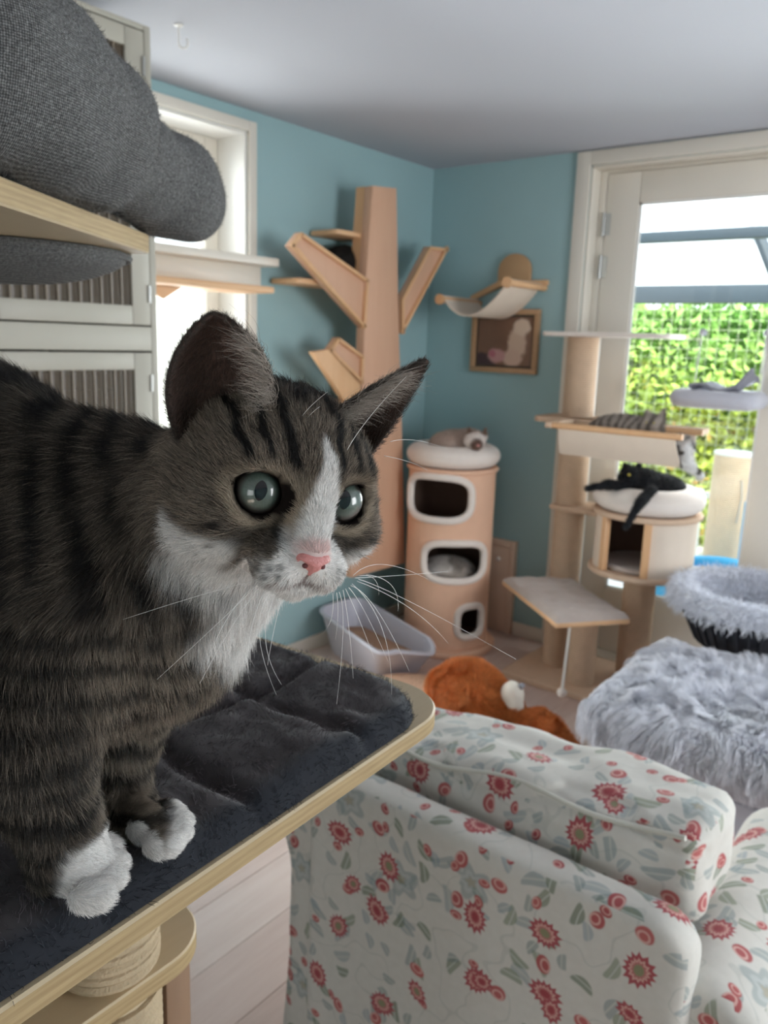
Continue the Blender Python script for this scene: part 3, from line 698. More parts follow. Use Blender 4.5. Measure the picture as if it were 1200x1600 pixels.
MB().prism([(XB-.028, y, z) for y, z in ar], (.026, 0, 0)).build('arched_backboard', 'canvasd', wh, bevel=.006)
MB().prism([(XB-.03, 2.42, 1.80), (XB-.03, 2.42, 1.83), (XB-.03, 2.25, 1.905), (XB-.03, 1.97, 1.905), (XB-.03, 1.97, 1.88), (XB-.03, 2.24, 1.875)], (.028, 0, 0)).build('wall_rail', 'beech', wh, bevel=.003)

pc = thing('framed_picture', 'brown wood framed picture of pale fluffy pets under the wall hammock', 'picture', (XB, 2.2, 1.43))
y0, y1, z0, z1 = 2.0, 2.402, 1.432, 1.762; fw_ = .028
for a in ((y0, y1, z0, z0+fw_), (y0, y1, z1-fw_, z1), (y0, y0+fw_, z0+fw_, z1-fw_), (y1-fw_, y1, z0+fw_, z1-fw_)):
    MB().box(XB-.03, XB-.002, a[0], a[1], a[2], a[3]).build('frame_side', 'frameoak', pc, bevel=.003)
t = NT('printed picture'); v = t.coord('Object'); s = t.node('ShaderNodeSeparateXYZ', ins={0: v})
def blob(cy, cz, ry, rz, e=.25):
    d = t.math('SQRT', t.math('ADD', t.math('POWER', t.math('DIVIDE', t.math('SUBTRACT', s.outputs[1], cy-2.2), ry), 2), t.math('POWER', t.math('DIVIDE', t.math('SUBTRACT', s.outputs[2], cz-1.43), rz), 2)))
    d = t.math('ADD', d, t.math('MULTIPLY_ADD', t.noise(38, 3, v), .5, -.25))
    return t.node('ShaderNodeMapRange', ins={'Value': d, 'From Min': 1-e, 'From Max': 1+e*.3, 'To Min': 1.0, 'To Max': 0.0}).outputs[0]
col = t.mix(t.noise(9, 3, v), lin('#6e5348'), lin('#8a6a55')); col = t.mix(blob(2.33, 1.49, .09, .05), col, lin('#4b3a3c'))
col = t.mix(blob(2.125, 1.585, .06, .09), col, lin('#cdb3a0')); col = t.mix(blob(2.10, 1.67, .055, .045), col, lin('#d8c3b0')); col = t.mix(blob(2.15, 1.51, .06, .05), col, lin('#c9ab9b'))
col = t.mix(blob(2.245, 1.52, .055, .04), col, lin('#bd8f8c')); col = t.mix(blob(2.27, 1.53, .022, .02), col, lin('#b06d78'))
t.set('Base Color', col); t.set('Roughness', .25); MATS['print'] = t.m
MB().box(XB-.014, XB-.004, y0+fw_, y1-fw_, z0+fw_, z1-fw_).build('mount', 'storebox', pc)
MB().box(XB-.016, XB-.012, y0+fw_+.012, y1-fw_-.012, z0+fw_+.012, z1-fw_-.012).build('print', 'print', pc, smooth=0)

# ================================================================== cat barrel
simple('barrel', 'woven sisal barrel cover', '#e4bba0', .85, .07, 14, .35, 330, 0, .12)
simple('plush', 'cream plush', '#e6dcd4', .95, .06, 25, .5, 300, 0, .1, .4)
simple('plushgrey', 'greige plush', '#b9aba3', .95, .12, 18, .6, 240, 0, .1, .4)
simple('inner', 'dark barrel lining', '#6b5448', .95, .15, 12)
BC = np.array([3.507, 2.262]); BR, BZ0, BZ1 = .223, .035, .945
br = thing('cat_barrel', 'tall sisal cat barrel with three plush rimmed holes in the corner', 'cat barrel', (BC[0], BC[1], 0))
rcyl(BC, .268, 0, .035, .01, 40).build('base_plate', 'barrel', br)
# shell with holes: a dense cylinder grid; holes are superellipses in (arc, height)
def ang_of(px, py):                      # angle on the barrel wall seen at a pixel
    d = ray(px, py); o = CC[:2]-BC; a = d[:2] @ d[:2]; b = 2*o @ d[:2]; c = o @ o-BR*BR; q = b*b-4*a*c
    s = (-b-sqrt(max(q, 0)))/(2*a); p = CC+d*s; return atan2(p[1]-BC[1], p[0]-BC[0]) % (2*pi), p[2]
def hole(px0, py0, px1, py1):
    cx, cy = (px0+px1)/2, (py0+py1)/2
    am, zm = ang_of(cx, cy); a0, _ = ang_of(px0, cy); a1, _ = ang_of(px1, cy); _, zt = ang_of(cx, py0); _, zb = ang_of(cx, py1)
    return (am, (zt+zb)/2, abs(((a1-a0+pi) % (2*pi))-pi)/2, abs(zt-zb)/2)
holes = [hole(640, 748, 722, 810), hole(669, 852, 755, 906), hole(718, 949, 751, 992)]
NU, NV = 200, 150
def inside(a, z, g=1.0):
    for (am, zm, ra, rz) in holes:
        da = ((a-am+pi) % (2*pi))-pi
        if (abs(da)/(ra*g))**3.2+(abs(z-zm)/(rz*g))**3.2 < 1: return True
    return False
vs = [(BC[0]+BR*cos(2*pi*i/NU), BC[1]+BR*sin(2*pi*i/NU), BZ0+(BZ1-BZ0)*j/NV) for i in range(NU) for j in range(NV+1)]
fs = [(i*(NV+1)+j, ((i+1) % NU)*(NV+1)+j, ((i+1) % NU)*(NV+1)+j+1, i*(NV+1)+j+1) for i in range(NU) for j in range(NV) if not inside(2*pi*(i+.5)/NU, BZ0+(BZ1-BZ0)*(j+.5)/NV)]
mesh_obj('barrel_wall', np.array(vs), fs, 'barrel', br, smooth=60)
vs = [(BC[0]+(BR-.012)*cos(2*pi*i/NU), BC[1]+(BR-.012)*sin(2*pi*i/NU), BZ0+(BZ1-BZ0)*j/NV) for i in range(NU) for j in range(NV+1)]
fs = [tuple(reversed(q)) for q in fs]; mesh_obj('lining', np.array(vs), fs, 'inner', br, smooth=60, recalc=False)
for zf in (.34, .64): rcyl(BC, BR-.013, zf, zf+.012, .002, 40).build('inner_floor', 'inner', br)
for (am, zm, ra, rz) in holes:
    pth = []
    for q in np.linspace(0, 2*pi, 49):
        ca, sa = cos(q), sin(q); s = (abs(ca)**3.2+abs(sa)**3.2)**(-1/3.2)
        a = am+ra*s*ca*1.07; z = zm+rz*s*sa*1.1; pth.append((BC[0]+(BR+.004)*cos(a), BC[1]+(BR+.004)*sin(a), z))
    MB().tube(pth, .019, 10, cap=False).build('plush_rim', 'plush', br)
rcyl(BC, BR+.014, BZ1, BZ1+.022, .008, 48).build('top_plate', 'barrel', br)
prof = [(0, 0), (BR-.02, 0)]+[(BR-.05+.068*cos(a), .055+.055*sin(a)) for a in np.linspace(-pi/2, pi*.8, 14)]+[(BR-.13, .06), (0, .045)]
MB().lathe(prof, (BC[0], BC[1], BZ1+.022), 48).build('bolster_bed', 'plush', br)
BEDZ = BZ1+.022+.05

# ================================================================== litter tray with litter
simple('traym', 'pale grey plastic', '#c9cad6', .35, .03, 3); simple('litter', 'wood pellet litter', '#b08c74', .95, .3, 90, .8, 160)
lt = thing('litter_tray', 'pale grey plastic litter tray with high sides below the climbing tree', 'litter tray', (3.0, 2.33, 0))
top = [(2.93, 2.672), (2.665, 2.035), (3.045, 1.985), (3.235, 2.655)]; bot = [(2.985, 2.63), (2.85, 2.19), (3.10, 2.11), (3.20, 2.60)]
def rq(c, r, n=7):
    c = [np.array(p) for p in c]; o = []
    for i in range(4):
        p, a, b = c[i], unit(c[i-1]-c[i]), unit(c[(i+1) % 4]-c[i])
        for s in np.linspace(0, 1, n): o.append((1-s)**2*(p+a*r)+2*s*(1-s)*p+s*s*(p+b*r))
    return np.array(o)
rt, rb = rq(top, .09), rq(bot, .07); ct, cbm = rt.mean(0), rb.mean(0); nR = len(rt)
low = np.array([.235-.075*math.exp(-(((p-np.array([3.0, 2.0]))**2).sum())/.016) for p in rt])
rings = [(cbm+(rb-cbm)*.02, 0*low), (rb, 0*low+.0), (rb+(rt-rb)*.08, .01+0*low), (rt-(rt-ct)*.03, low-.02), (rt+(rt-ct)*.03, low-.012), (rt+(rt-ct)*.03, low), (rt-(rt-ct)*.035, low), (rb+(rt-rb)*.1-(rb-cbm)*.04, .02+0*low), (cbm+(rb-cbm)*.02, .02+0*low)]
vs = [(p[0], p[1], z) for r, zz in rings for p, z in zip(r, zz)]
fs = [(i*nR+j, i*nR+(j+1) % nR, (i+1)*nR+(j+1) % nR, (i+1)*nR+j) for i in range(len(rings)-1) for j in range(nR)]
mesh_obj('tray', np.array(vs), fs, 'traym', lt, smooth=50)
mid = rb+(rt-rb)*.3-(rb-cbm)*.05; k = MB(); vs = []
for s in np.linspace(.02, 1, 12):
    for p in cbm+(mid-cbm)*s: vs.append((p[0], p[1], .075+.03*vnoise(np.array([[p[0], p[1], 0]]), 14, 2)[0]))
fs = [(i*nR+j, i*nR+(j+1) % nR, (i+1)*nR+(j+1) % nR, (i+1)*nR+j) for i in range(11) for j in range(nR)]
o = mesh_obj('litter', np.array(vs), fs, 'litter', lt, smooth=60); o['kind'] = 'stuff'

# ================================================================== tall cat tree beside the glass door
ct_ = thing('cat_tree', 'tall beige sisal cat tree with hammock, den and platforms beside the glass door', 'cat tree', (3.55, 1.45, 0))
MB().prism([(x, y, 0) for x, y in rrect(3.30, 3.80, 1.02, 1.80, .03)], (0, 0, .03)).build('base_plate', 'treewood' if 'treewood' in MATS else 'pine', ct_, bevel=.004)
simple('treepl', 'beige carpet board', '#cfb49c', .9, .1, 30, .3, 300, 0, .1)
ct_.children[0].data.materials[0] = M('treepl')
TP = np.array([3.715, 1.692]); CP = np.array([3.66, 1.285])
zt, zm, zc = zat(*TP, 523), zat(*TP, 655), zat(*TP, 790)
for a, b in ((.03, zc-.012), (zc+.012, zm-.012), (zm+.012, zt-.01)): rope_post(TP, .075, a, b, .010).build('sisal_post', 'sisal', ct_, smooth=60)
def plate(pts, z, th, nm, m='treepl', bev=.004): return MB().prism([(x, y, z-th/2) for x, y in pts], (0, 0, th)).build(nm, m, ct_, bevel=bev)
plate(rrect(3.56, 3.845, 1.24, 1.85, .05), zt, .02, 'top_platform', 'plush')
plate(rrect(3.55, 3.84, 1.42, 1.86, .06), zm, .024, 'platform')
# light strip pole behind the posts
MB().tube([(3.80, 1.655, .03), (3.80, 1.655, zt-.01)], .012, 10).build('support_pole', 'white', ct_)
# hammock box of the middle level
HZ = zm-.0
hx0, hx1, hy0, hy1 = 3.33, 3.60, 1.085, 1.60
def hsl(u, v):
    x = hx0+(hx1-hx0)*u; y = hy1+(hy0-hy1)*v; sag = .125*min(1, min(u, 1-u)/.20)**.7
    return (x+.05*sin(pi*u)*(.5-u), y-.03*sin(pi*min(u, 1-u)*2)*(v-.5), HZ-sag)
MB().grid(hsl, 36, 16).build('hammock_sling', 'canvas', ct_, solid=.007)
for x in (hx0, hx1): MB().tube([(x, hy0-.03, HZ+.0), (x, hy1+.03, HZ+.0)], .014, 10).build('hammock_rod', 'beech', ct_)
MB().box(hx0-.02, 3.72, hy1+.03, 1.66, HZ-.012, HZ+.012).build('hammock_rail', 'treepl', ct_, bevel=.004)
MB().box(3.60, 3.72, hy0-.02, 1.66, HZ-.012, HZ+.012).build('hammock_rail', 'treepl', ct_, bevel=.004)
# den with round bed on its own post
zb0, zb1 = zat(*CP, 886), zat(*CP, 797); DR = .225
rope_post(CP, .075, .03, zb0-.02, .010).build('sisal_post', 'sisal', ct_, smooth=60)
rcyl(CP, DR+.02, zb0-.02, zb0+.005, .006, 44).build('den_floor', 'treepl', ct_)
def pang(px, py=845): 
    d = ray(px, py); o = CC[:2]-CP; a = d[:2] @ d[:2]; b = 2*o @ d[:2]; c = o @ o-DR*DR; s = (-b-sqrt(max(b*b-4*a*c, 0)))/(2*a); p = CC+d*s; return atan2(p[1]-CP[1], p[0]-CP[0])
a_l, a_r = pang(945) % (2*pi), pang(1011) % (2*pi)
if a_l > a_r: a_l, a_r = a_r, a_l
MB().lathe([(DR, zb0+.005), (DR, zb1-.02), (DR-.012, zb1-.02), (DR-.012, zb0+.005)], (CP[0], CP[1], 0), 44, a_r, a_l+2*pi, closed_prof=True).build('den_wall', 'canvas', ct_, smooth=50)
for a in (a_l, a_r):
    c = (CP[0]+DR*cos(a), CP[1]+DR*sin(a)); MB().obox((c[0], c[1], (zb0+zb1)/2-.005), ((-sin(a), cos(a), 0), (cos(a), sin(a), 0), (0, 0, 1)), (.017, .013, (zb1-zb0)/2-.012)).build('den_frame', 'beech', ct_, bevel=.003)
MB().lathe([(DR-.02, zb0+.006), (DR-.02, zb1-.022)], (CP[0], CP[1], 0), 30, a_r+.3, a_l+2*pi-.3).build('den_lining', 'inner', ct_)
rcyl(CP, DR-.03, zb0+.006, zb0+.03, .01, 36).build('den_cushion', 'plushgrey', ct_)
rcyl(CP, DR+.02, zb1-.02, zb1+.004, .006, 44).build('den_roof', 'treepl', ct_)
plate([(3.62, 1.76), (3.84, 1.76), (3.84, 1.40), (3.60, 1.45)], zc, .022, 'link_platform')
prof = [(0, 0), (DR-.02, 0)]+[(DR-.045+.07*cos(a), .058+.058*sin(a)) for a in np.linspace(-pi/2, pi*.8, 14)]+[(DR-.13, .05), (0, .04)]
MB().lathe(prof, (CP[0], CP[1], zb1+.004), 44).build('bolster_bed', 'plush', ct_)
DENZ = zb1+.05
# low plush platform on two short posts
lp = [np.array(onz(x, y, .44)[:2]) for x, y in ((785, 903), (870, 970), (985, 963), (850, 890))]; lp[3] = lp[0]+lp[2]-lp[1]
MB().prism([(p[0], p[1], .405) for p in lp], (0, 0, .022)).build('low_platform', 'beechx', ct_, bevel=.004)
def lpf(u, v):
    p = lp[0]*(1-u)*(1-v)+lp[1]*u*(1-v)+lp[2]*u*v+lp[3]*(1-u)*v; e = min(u, 1-u, v, 1-v); n = vnoise(np.array([[p[0], p[1], 0]]), 22, 4)[0]
    return (p[0], p[1], .428+.022*min(1, e/.06)**.5*(.6+.8*n))
MB().grid(lpf, 40, 26).build('plush_cover', 'plushgrey', ct_)
for px in ((868, 1040), (908, 1070)):
    p = onz(px[0], px[1], .03)+0; p[:2] += np.array([.03, .02]); rope_post(p, .062, .03, .405, .010).build('sisal_post', 'sisal', ct_, smooth=60)
ra = onz(893, 960, .40); ra = at(893, 960, proj((3.27, 1.43, .3))[2]-.06); rb_ = at(878, 1082, proj(ra)[2]-.02)
rb_[2] = max(rb_[2], .02)
MB().tube([ra+np.array([0, 0, .03]), (ra*.6+rb_*.4), rb_], .006, 8).build('dangling_rope', 'white', ct_)
MB().lathe([(.022*sin(a)*(1+.1*cos(9*a)), .022*cos(a)) for a in np.linspace(.001, pi-.001, 12)], tuple(rb_), 14).build('pompom', 'plush', ct_)

# ================================================================== window perch on the door glass
simple('perch', 'light grey plush', '#c3c3cd', .95, .06, 20, .5, 250, 0, .1, .4); simple('greyfab', 'mid grey fabric', '#8d8d96', .9, .08, 20, .3, 300)
wp = thing('window_perch', 'light grey plush cat perch hung on the door glass', 'cat bed', (3.83, 1.08, 1.3))
a, b = onx(1047, 630, 3.80), onx(1193, 625, 3.80); zz = 1.335; y0, y1 = b[1], a[1]
def pframe(u, v):
    q = 2*pi*u; s = (abs(cos(q))**5+abs(sin(q))**5)**(-.2); cx, cy = 3.845+.115*s*cos(q), (y0+y1)/2+((y1-y0)/2-.04)*s*sin(q); w = 2*pi*v
    d = unit(np.array([cos(q), sin(q)])); return (cx+d[0]*.04*cos(w), cy+d[1]*.04*cos(w), zz+.035+.04*sin(w))
MB().grid(pframe, 60, 12, True, True).build('bolster', 'perch', wp)
MB().prism([(x, y, zz) for x, y in rrect(3.74, 3.95, y0+.04, y1-.04, .04)], (0, 0, .03)).build('cushion', 'perch', wp, bevel=.01)
for y in (y0+.06, y1-.06):
    MB().tube([(3.93, y, zz+.05), (3.965, y, zz+.33)], .003, 6).build('cord', 'white', wp); MB().lathe([(0, 0), (.018, .0), (.016, .005), (.006, .01), (0, .01)], (0, 0, 0), 16).build('suction_cup', 'traym', wp)
    o = wp.children[-1]; o.data.transform(Matrix.Translation(wp.location)); o.rotation_euler = (0, -pi/2, 0); o.location = Vector((3.979, y, zz+.33))-wp.location
bk = thing('blanket', 'folded grey blanket with a pointed corner on the window perch', 'blanket', (3.84, 1.05, zz+.06))
def bl_(u, v):
    y = y1-.09+(y0+.055-y1+.09)*u; x = 3.75+.19*v; z = zz+.075+.012*sin(9*u)+.010*cos(7*v)+.10*max(0, (u-.78)/.22)**1.5*(1-abs(v-.3))
    return (x, y, z)
MB().grid(bl_, 30, 14).build('cloth', 'greyfab', bk, solid=.012)
MB().grid(lambda u, v: tuple(np.array(bl_(u*.8+.05, v*.85+.07))+np.array([0, 0, .013])), 22, 10).build('fold', 'greyfab', bk, solid=.008)
# ================================================================== black basket with long grey fur
simple('blackcane', 'black woven basket', '#23262e', .6, .2, 40, .4, 120)
simple('shagbase', 'grey fur backing', '#d0d2da', .95, .1, 20)
KC = at(1182, 934, 3.34); KR = .30
bs = thing('fur_basket', 'black bowl basket lined with long grey fur behind the ottoman', 'cat bed', (KC[0], KC[1], 0))
kz = KC[2]; prof = [(0, kz-.25), (.14, kz-.25), (.22, kz-.19), (.285, kz-.06), (.295, kz-.02), (.28, kz-.02), (.21, kz-.16), (0, kz-.2)]
k = MB(); k.lathe(prof, (KC[0], KC[1], 0), 40); k.build('bowl', 'blackcane', bs)
for i in range(36):
    a = 2*pi*i/36; MB().tube([(KC[0]+r*1.012*cos(a), KC[1]+r*1.012*sin(a), z) for r, z in prof[1:5]], .006, 6).build('cane', 'blackcane', bs)
rng2 = np.random.default_rng(11)
prof2 = [(.29+.035*cos(a), kz-.01+.05*sin(a)) for a in np.linspace(-.7, 2.4, 14)]+[(.16, kz-.1), (0.01, kz-.13)]
mm = MB(); mm.lathe(prof2, (KC[0], KC[1], 0), 48); o = mm.build('fur_lining', 'shagbase', bs)
V, F = np.array(mm.v), np.array(mm.f)
P, N = scatter(V, F, 9000, rng2); cen = np.array([KC[0], KC[1], kz-.05]); 
if ((P-cen)*N).sum(1).mean() < 0: N = -N
cl = np.array(lin('#dcdee6'))*(.75+.4*rng2.random((len(P), 1)))
D0 = unit(N+.5*rng2.normal(size=P.shape)); D1 = unit(.5*N+np.array([0, 0, -.8])+.5*rng2.normal(size=P.shape))
o = strands('fur', P, D0, D1, .034+.022*rng2.random(len(P)), cl, 'shag', bs, .0016, .0005, 5); o['kind'] = 'stuff'
for a in (.6, 2.2, 3.7, 5.3):
    MB().tube([(KC[0]+.12*cos(a), KC[1]+.12*sin(a), kz-.245), (KC[0]+.17*cos(a), KC[1]+.17*sin(a), 0)], .012, 8).build('leg', 'blackcane', bs)

# ================================================================== ottoman under a shaggy throw
OX0, OX1, OY0, OY1, OZ = 2.42, 3.14, .22, .965, .385
simple('greybox', 'pale grey upholstery', '#b4b4be', .8, .05, 8, .2, 300)
ot = thing('ottoman', 'square pale grey upholstered ottoman in front of the sofa', 'ottoman', ((OX0+OX1)/2, (OY0+OY1)/2, 0))
MB().box(OX0+.02, OX1-.02, OY0+.02, OY1-.02, .03, OZ-.14).build('base', 'greybox', ot, bevel=.012, seg=3)
MB().box(OX0+.005, OX1-.005, OY0+.005, OY1-.005, OZ-.135, OZ-.03).build('lid', 'greybox', ot, bevel=.018, seg=3)
for x in (OX0+.07, OX1-.07):
    for y in (OY0+.07, OY1-.07): MB().lathe([(0, 0), (.02, 0), (.024, .03), (0, .03)], (x, y, 0), 12).build('foot', 'blackcane', ot)
sh = thing('fur_throw', 'thick shaggy pale grey faux fur cover on the ottoman', 'throw', ((OX0+OX1)/2, (OY0+OY1)/2, OZ-.03))
def sthr(P):
    c = np.array([(OX0+OX1)/2, (OY0+OY1)/2, OZ+.0]); h = np.array([(OX1-OX0)/2, (OY1-OY0)/2, .035]); q = np.abs(P-c)-h+.05*0
    r = .035; q = np.abs(P-c)-(h+.02-r); return np.sqrt((np.maximum(q, 0)**2).sum(-1))+np.minimum(q.max(-1), 0)-r
V, F = surf_nets(sthr, (OX0-.08, OY0-.08, OZ-.12), (OX1+.08, OY1+.08, OZ+.12), .02)
mesh_obj('backing', V, F, 'shagbase', sh, smooth=80)
wgt = np.where(V[:, 2] < OZ-.03, .25, 1.0); P, N = scatter(V, F, 75000, rng2, wgt)
tuft = np.stack([vnoise(P, 26, i)-.5 for i in (1, 2, 3)], 1); rad = P-np.array([(OX0+OX1)/2, (OY0+OY1)/2, OZ])
edge = sstep(.26, .36, np.abs(rad[:, :2]).max(1))[:, None]
flow = np.stack([vnoise(P, 5, 7)-.5, vnoise(P, 5, 8)-.5, 0*P[:, 0]], 1)*2.2
D0 = unit(N*1.0+tuft*1.3+flow*.5+edge*unit(rad*[1, 1, 0])*.5); D1 = unit(N*.22+tuft*1.9+flow*1.2+np.array([0, 0, -.15])-edge*np.array([0, 0, 1.5]))
cl = np.array(lin('#e2e3ea'))*(.75+.35*rng2.random((len(P), 1)))*(.85+.25*vnoise(P, 26, 1)[:, None])
o = strands('fur', P, D0, D1, .05+.04*rng2.random(len(P)), np.clip(cl, 0, 1), 'shag', sh, .0012, .0004, 5); o['kind'] = 'stuff'

# ================================================================== floral armchair seen from behind
AY0, AY1 = .13, 1.10; AX0, AX1 = 1.056, 1.80; ZB, ZA = .775, .685
ac = thing('armchair', 'floral slipcovered armchair with rolled arms seen from behind', 'armchair', ((AX0+AX1)/2, (AY0+AY1)/2, 0))
def wr(P, amp=.004, s=9): return amp*(vnoise(P, s, 3)-.5)*2
def soft_obj(name, fn, lo, hi, h, mat, parent, smooth=80):
    V, F = surf_nets(fn, lo, hi, h); return mesh_obj(name, V, F, mat, parent, smooth=smooth, uv=True, recalc=False)
def rbox(P, lo, hi, r):
    lo, hi = np.array(lo, np.float32), np.array(hi, np.float32); q = np.abs(P-(lo+hi)/2)-((hi-lo)/2-r); return np.sqrt((np.maximum(q, 0)**2).sum(-1))+np.minimum(q.max(-1), 0)-r
# back: slightly raked panel with rounded top corners
def f_back(P):
    p = P.copy(); yc = (AY0+AY1)/2; q = np.abs(P[..., 1]-yc)-((AY1-AY0)/2-.115-.06); zq = P[..., 2]-(ZB-.06)
    d2 = np.sqrt(np.maximum(q, 0)**2+np.maximum(zq, 0)**2)+np.minimum(np.maximum(q, zq), 0)-.06
    x = P[..., 0]-(AX0+.038); dx = np.abs(x)-.014
    d = np.sqrt(np.maximum(d2+.024, 0)**2+np.maximum(dx, 0)**2)+np.minimum(np.maximum(d2+.024, dx), 0)-.024
    return d+wr(P, .003, 14)
soft_obj('backrest', f_back, (AX0-.04, AY0, .02), (AX0+.16, AY1, ZB+.04), .012, 'floral', ac)
def f_arm(side):
    x1_ = AX1-.09 if side < 0 else AX1-.30
    yc = AY0+.10 if side < 0 else AY1-.10
    def f(P):
        y, z = P[..., 1]-yc, P[..., 2]
        roll = np.sqrt((y/1.12)**2+(z-(ZA-.085))**2)-.085            # rolled top
        qy = np.abs(y+side*-.012)-(.055+.02*sstep(.42, .1, z)); body = np.maximum(np.maximum(qy, z-(ZA-.08)), .02-z)
        d2 = smin(roll, body, .05)
        x0 = AX0+.03; dx = np.maximum(x0-P[..., 0], P[..., 0]-x1_)
        return np.sqrt(np.maximum(d2+.03, 0)**2+np.maximum(dx+.03, 0)**2)+np.minimum(np.maximum(d2+.03, dx+.03), 0)-.03+wr(P, .004, 11)
    return f
soft_obj('arm', f_arm(-1), (AX0-.02, AY0-.06, 0), (AX1+.06, AY0+.26, ZA+.05), .014, 'floral', ac)
soft_obj('arm', f_arm(1), (AX0-.02, AY1-.26, 0), (AX1+.06, AY1+.06, ZA+.05), .014, 'floral', ac)
soft_obj('seat_frame', lambda P: rbox(P, (AX0+.05, AY0+.12, .03), (AX1-.02, AY1-.12, .30), .03), (AX0, AY0+.05, 0), (AX1+.03, AY1-.05, .35), .016, 'floral', ac)
soft_obj('seat_cushion', lambda P: rbox(P, (AX0+.09, AY0+.19, .29), (AX1+.02, AY1-.19, .47), .06)+wr(P, .006, 6), (AX0+.02, AY0+.1, .25), (AX1+.08, AY1-.1, .52), .016, 'floral', ac)
for x in (AX0+.06, AX1-.06):
    for y in (AY0+.1, AY1-.1): MB().lathe([(0, 0), (.02, 0), (.028, .04), (0, .04)], (x, y, 0), 12).build('foot', 'brown', ac)
# welt along the top of the back panel edges and the rear arm seams
# loose back cushion lying over the arms
CUX0, CUX1, CUY0, CUY1, CUZ0, CUZ1 = 1.155, 1.385, .262, 1.0, .69, .865
def f_cush(P):
    P = P+np.stack([0*P[..., 1], 0*P[..., 1], .07*(P[..., 1]-.30)], -1).astype(np.float32); pinch = .018*sstep(.16, .37, np.abs(P[..., 1]-(CUY0+CUY1)/2))
    return rbox(P, (CUX0, CUY0, CUZ0), (CUX1, CUY1, CUZ1), .045)+pinch*.4+wr(P, .010, 7)+wr(P*np.array([1, .6, 1], np.float32), .007, 21)+.010*np.exp(-((P[..., 2]-(CUZ1-.02)-.02*np.sin(P[..., 1]*17))/.008)**2)*(P[..., 0] < CUX0+.05)
cu = thing('sofa_cushion', 'long floral back cushion with welted seams lying on the armchair', 'cushion', ((CUX0+CUX1)/2, (CUY0+CUY1)/2, CUZ0))
soft_obj('cover', f_cush, (CUX0-.05, CUY0-.05, CUZ0-.12), (CUX1+.05, CUY1+.05, CUZ1+.05), .009, 'floral', cu)
simple('welt', 'cream welt cord', '#cfccc2', .85, .06, 20)
for zz_, dx in ((CUZ1-.012, 0), (CUZ0+.025, 0)):
    for xx in (CUX0+.012,):
        pth = [(xx+.006*sin(23*y)*1.0, y, zz_+.007*sin(17*y+xx*9)-.07*(y-.30)) for y in np.linspace(CUY0+.04, CUY1-.04, 50)]
        MB().tube(pth, .0045, 8).build('welt', 'welt', cu)

# ================================================================== orange plush toy and round mat on the floor
simple('toybase', 'orange plush', '#c06a35', .95, .1, 20); simple('toycream', 'cream plush face', '#e6ddd0', .9, .05, 20)
rm = thing('floor_pouf', 'round peach speckled floor cushion beside the orange toy', 'floor cushion', (2.70, 1.90, 0))
t = simple('peachdot', 'peach speckled fabric', '#e8bfa0', .9, .06, 10, .2, 200); v = t.coord('Object'); vo = t.node('ShaderNodeTexVoronoi', ins={'Vector': v, 'Scale': 42.0}); dk = t.math('LESS_THAN', vo.outputs['Distance'], .2)
t.set('Base Color', t.mix(t.math('MULTIPLY', dk, .7), lin('#e8bfa0'), lin('#a87a60')))
MB().lathe([(0, 0), (.22, 0)]+[(.22+.035*cos(a), .04+.04*sin(a)) for a in np.linspace(-pi/2, pi/2, 9)]+[(.1, .085), (0, .085)], (2.70, 1.90, 0), 44).build('cushion', 'peachdot', rm)
MB().lathe([(.253, .036), (.259, .04), (.253, .044)], (2.70, 1.90, 0), 44).build('piping', 'welt', rm)
TC = at(742, 1092, 3.18); 
def tp(x, y, d): return at(x, y, d)
toy_parts = [(tp(738, 1092, 3.16), (.155, .13, .135)), (tp(712, 1085, 3.2), (.10, .11, .125)), (tp(780, 1112, 3.12), (.10, .09, .09))]
toy_leg = [(tp(836, 1132, 3.0), .05), (tp(862, 1150, 2.94), .05), (tp(893, 1172, 2.88), .03)]
toy_ear = tp(806, 1110, 3.04)
def f_toy(P):
    d = s_ell(P, *toy_parts[0])
    for q in toy_parts[1:]: d = smin(d, s_ell(P, *q), .04)
    d = smin(d, s_cone(P, toy_leg[0][0], toy_leg[1][0], .05, .05), .02); d = smin(d, s_cone(P, toy_leg[1][0], toy_leg[2][0], .045, .025), .02)
    d = smin(d, s_cone(P, tp(790, 1150, 3.08), toy_leg[0][0], .05, .05), .03)
    d = smin(d, s_ell(P, toy_ear, (.04, .03, .028)), .012)
    return np.maximum(d, .004-P[..., 2])
ty = thing('plush_toy', 'fluffy orange stuffed animal toy with a cream face on the floor', 'stuffed toy', (TC[0], TC[1], 0))
V, F = surf_nets(f_toy, (2.25, 1.0, -.02), (3.1, 2.0, .36), .012); mesh_obj('body', V, F, 'toybase', ty, smooth=80)
P, N = scatter(V, F, 26000, rng2); cl = np.array(lin('#cf7a3e'))*(.6+.55*rng2.random((len(P), 1)))
tf = np.stack([vnoise(P, 20, i)-.5 for i in (4, 5, 6)], 1)
o = strands('pile', P, unit(N+tf*1.5), unit(N*.4+tf*2.5+[.2, .1, -.4]), .016+.014*rng2.random(len(P)), np.clip(cl, 0, 1), 'shag', ty, .0011, .0004, 4); o['kind'] = 'stuff'
fcn = tp(800, 1086, 3.06)
def f_face(P): return smin(s_ell(P, fcn, (.045, .045, .055)), s_ell(P, fcn+np.array([-.02, -.03, -.03]), (.03, .03, .03)), .02)
V, F = surf_nets(f_face, fcn-.1, fcn+.1, .008); mesh_obj('face', V, F, 'toycream', ty, smooth=80)
MB().lathe([(.012*sin(a), .012*cos(a)) for a in np.linspace(.001, pi-.001, 10)], tuple(fcn+np.array([.005, -.035, .045])), 12).build('nose', 'greyfab', ty)

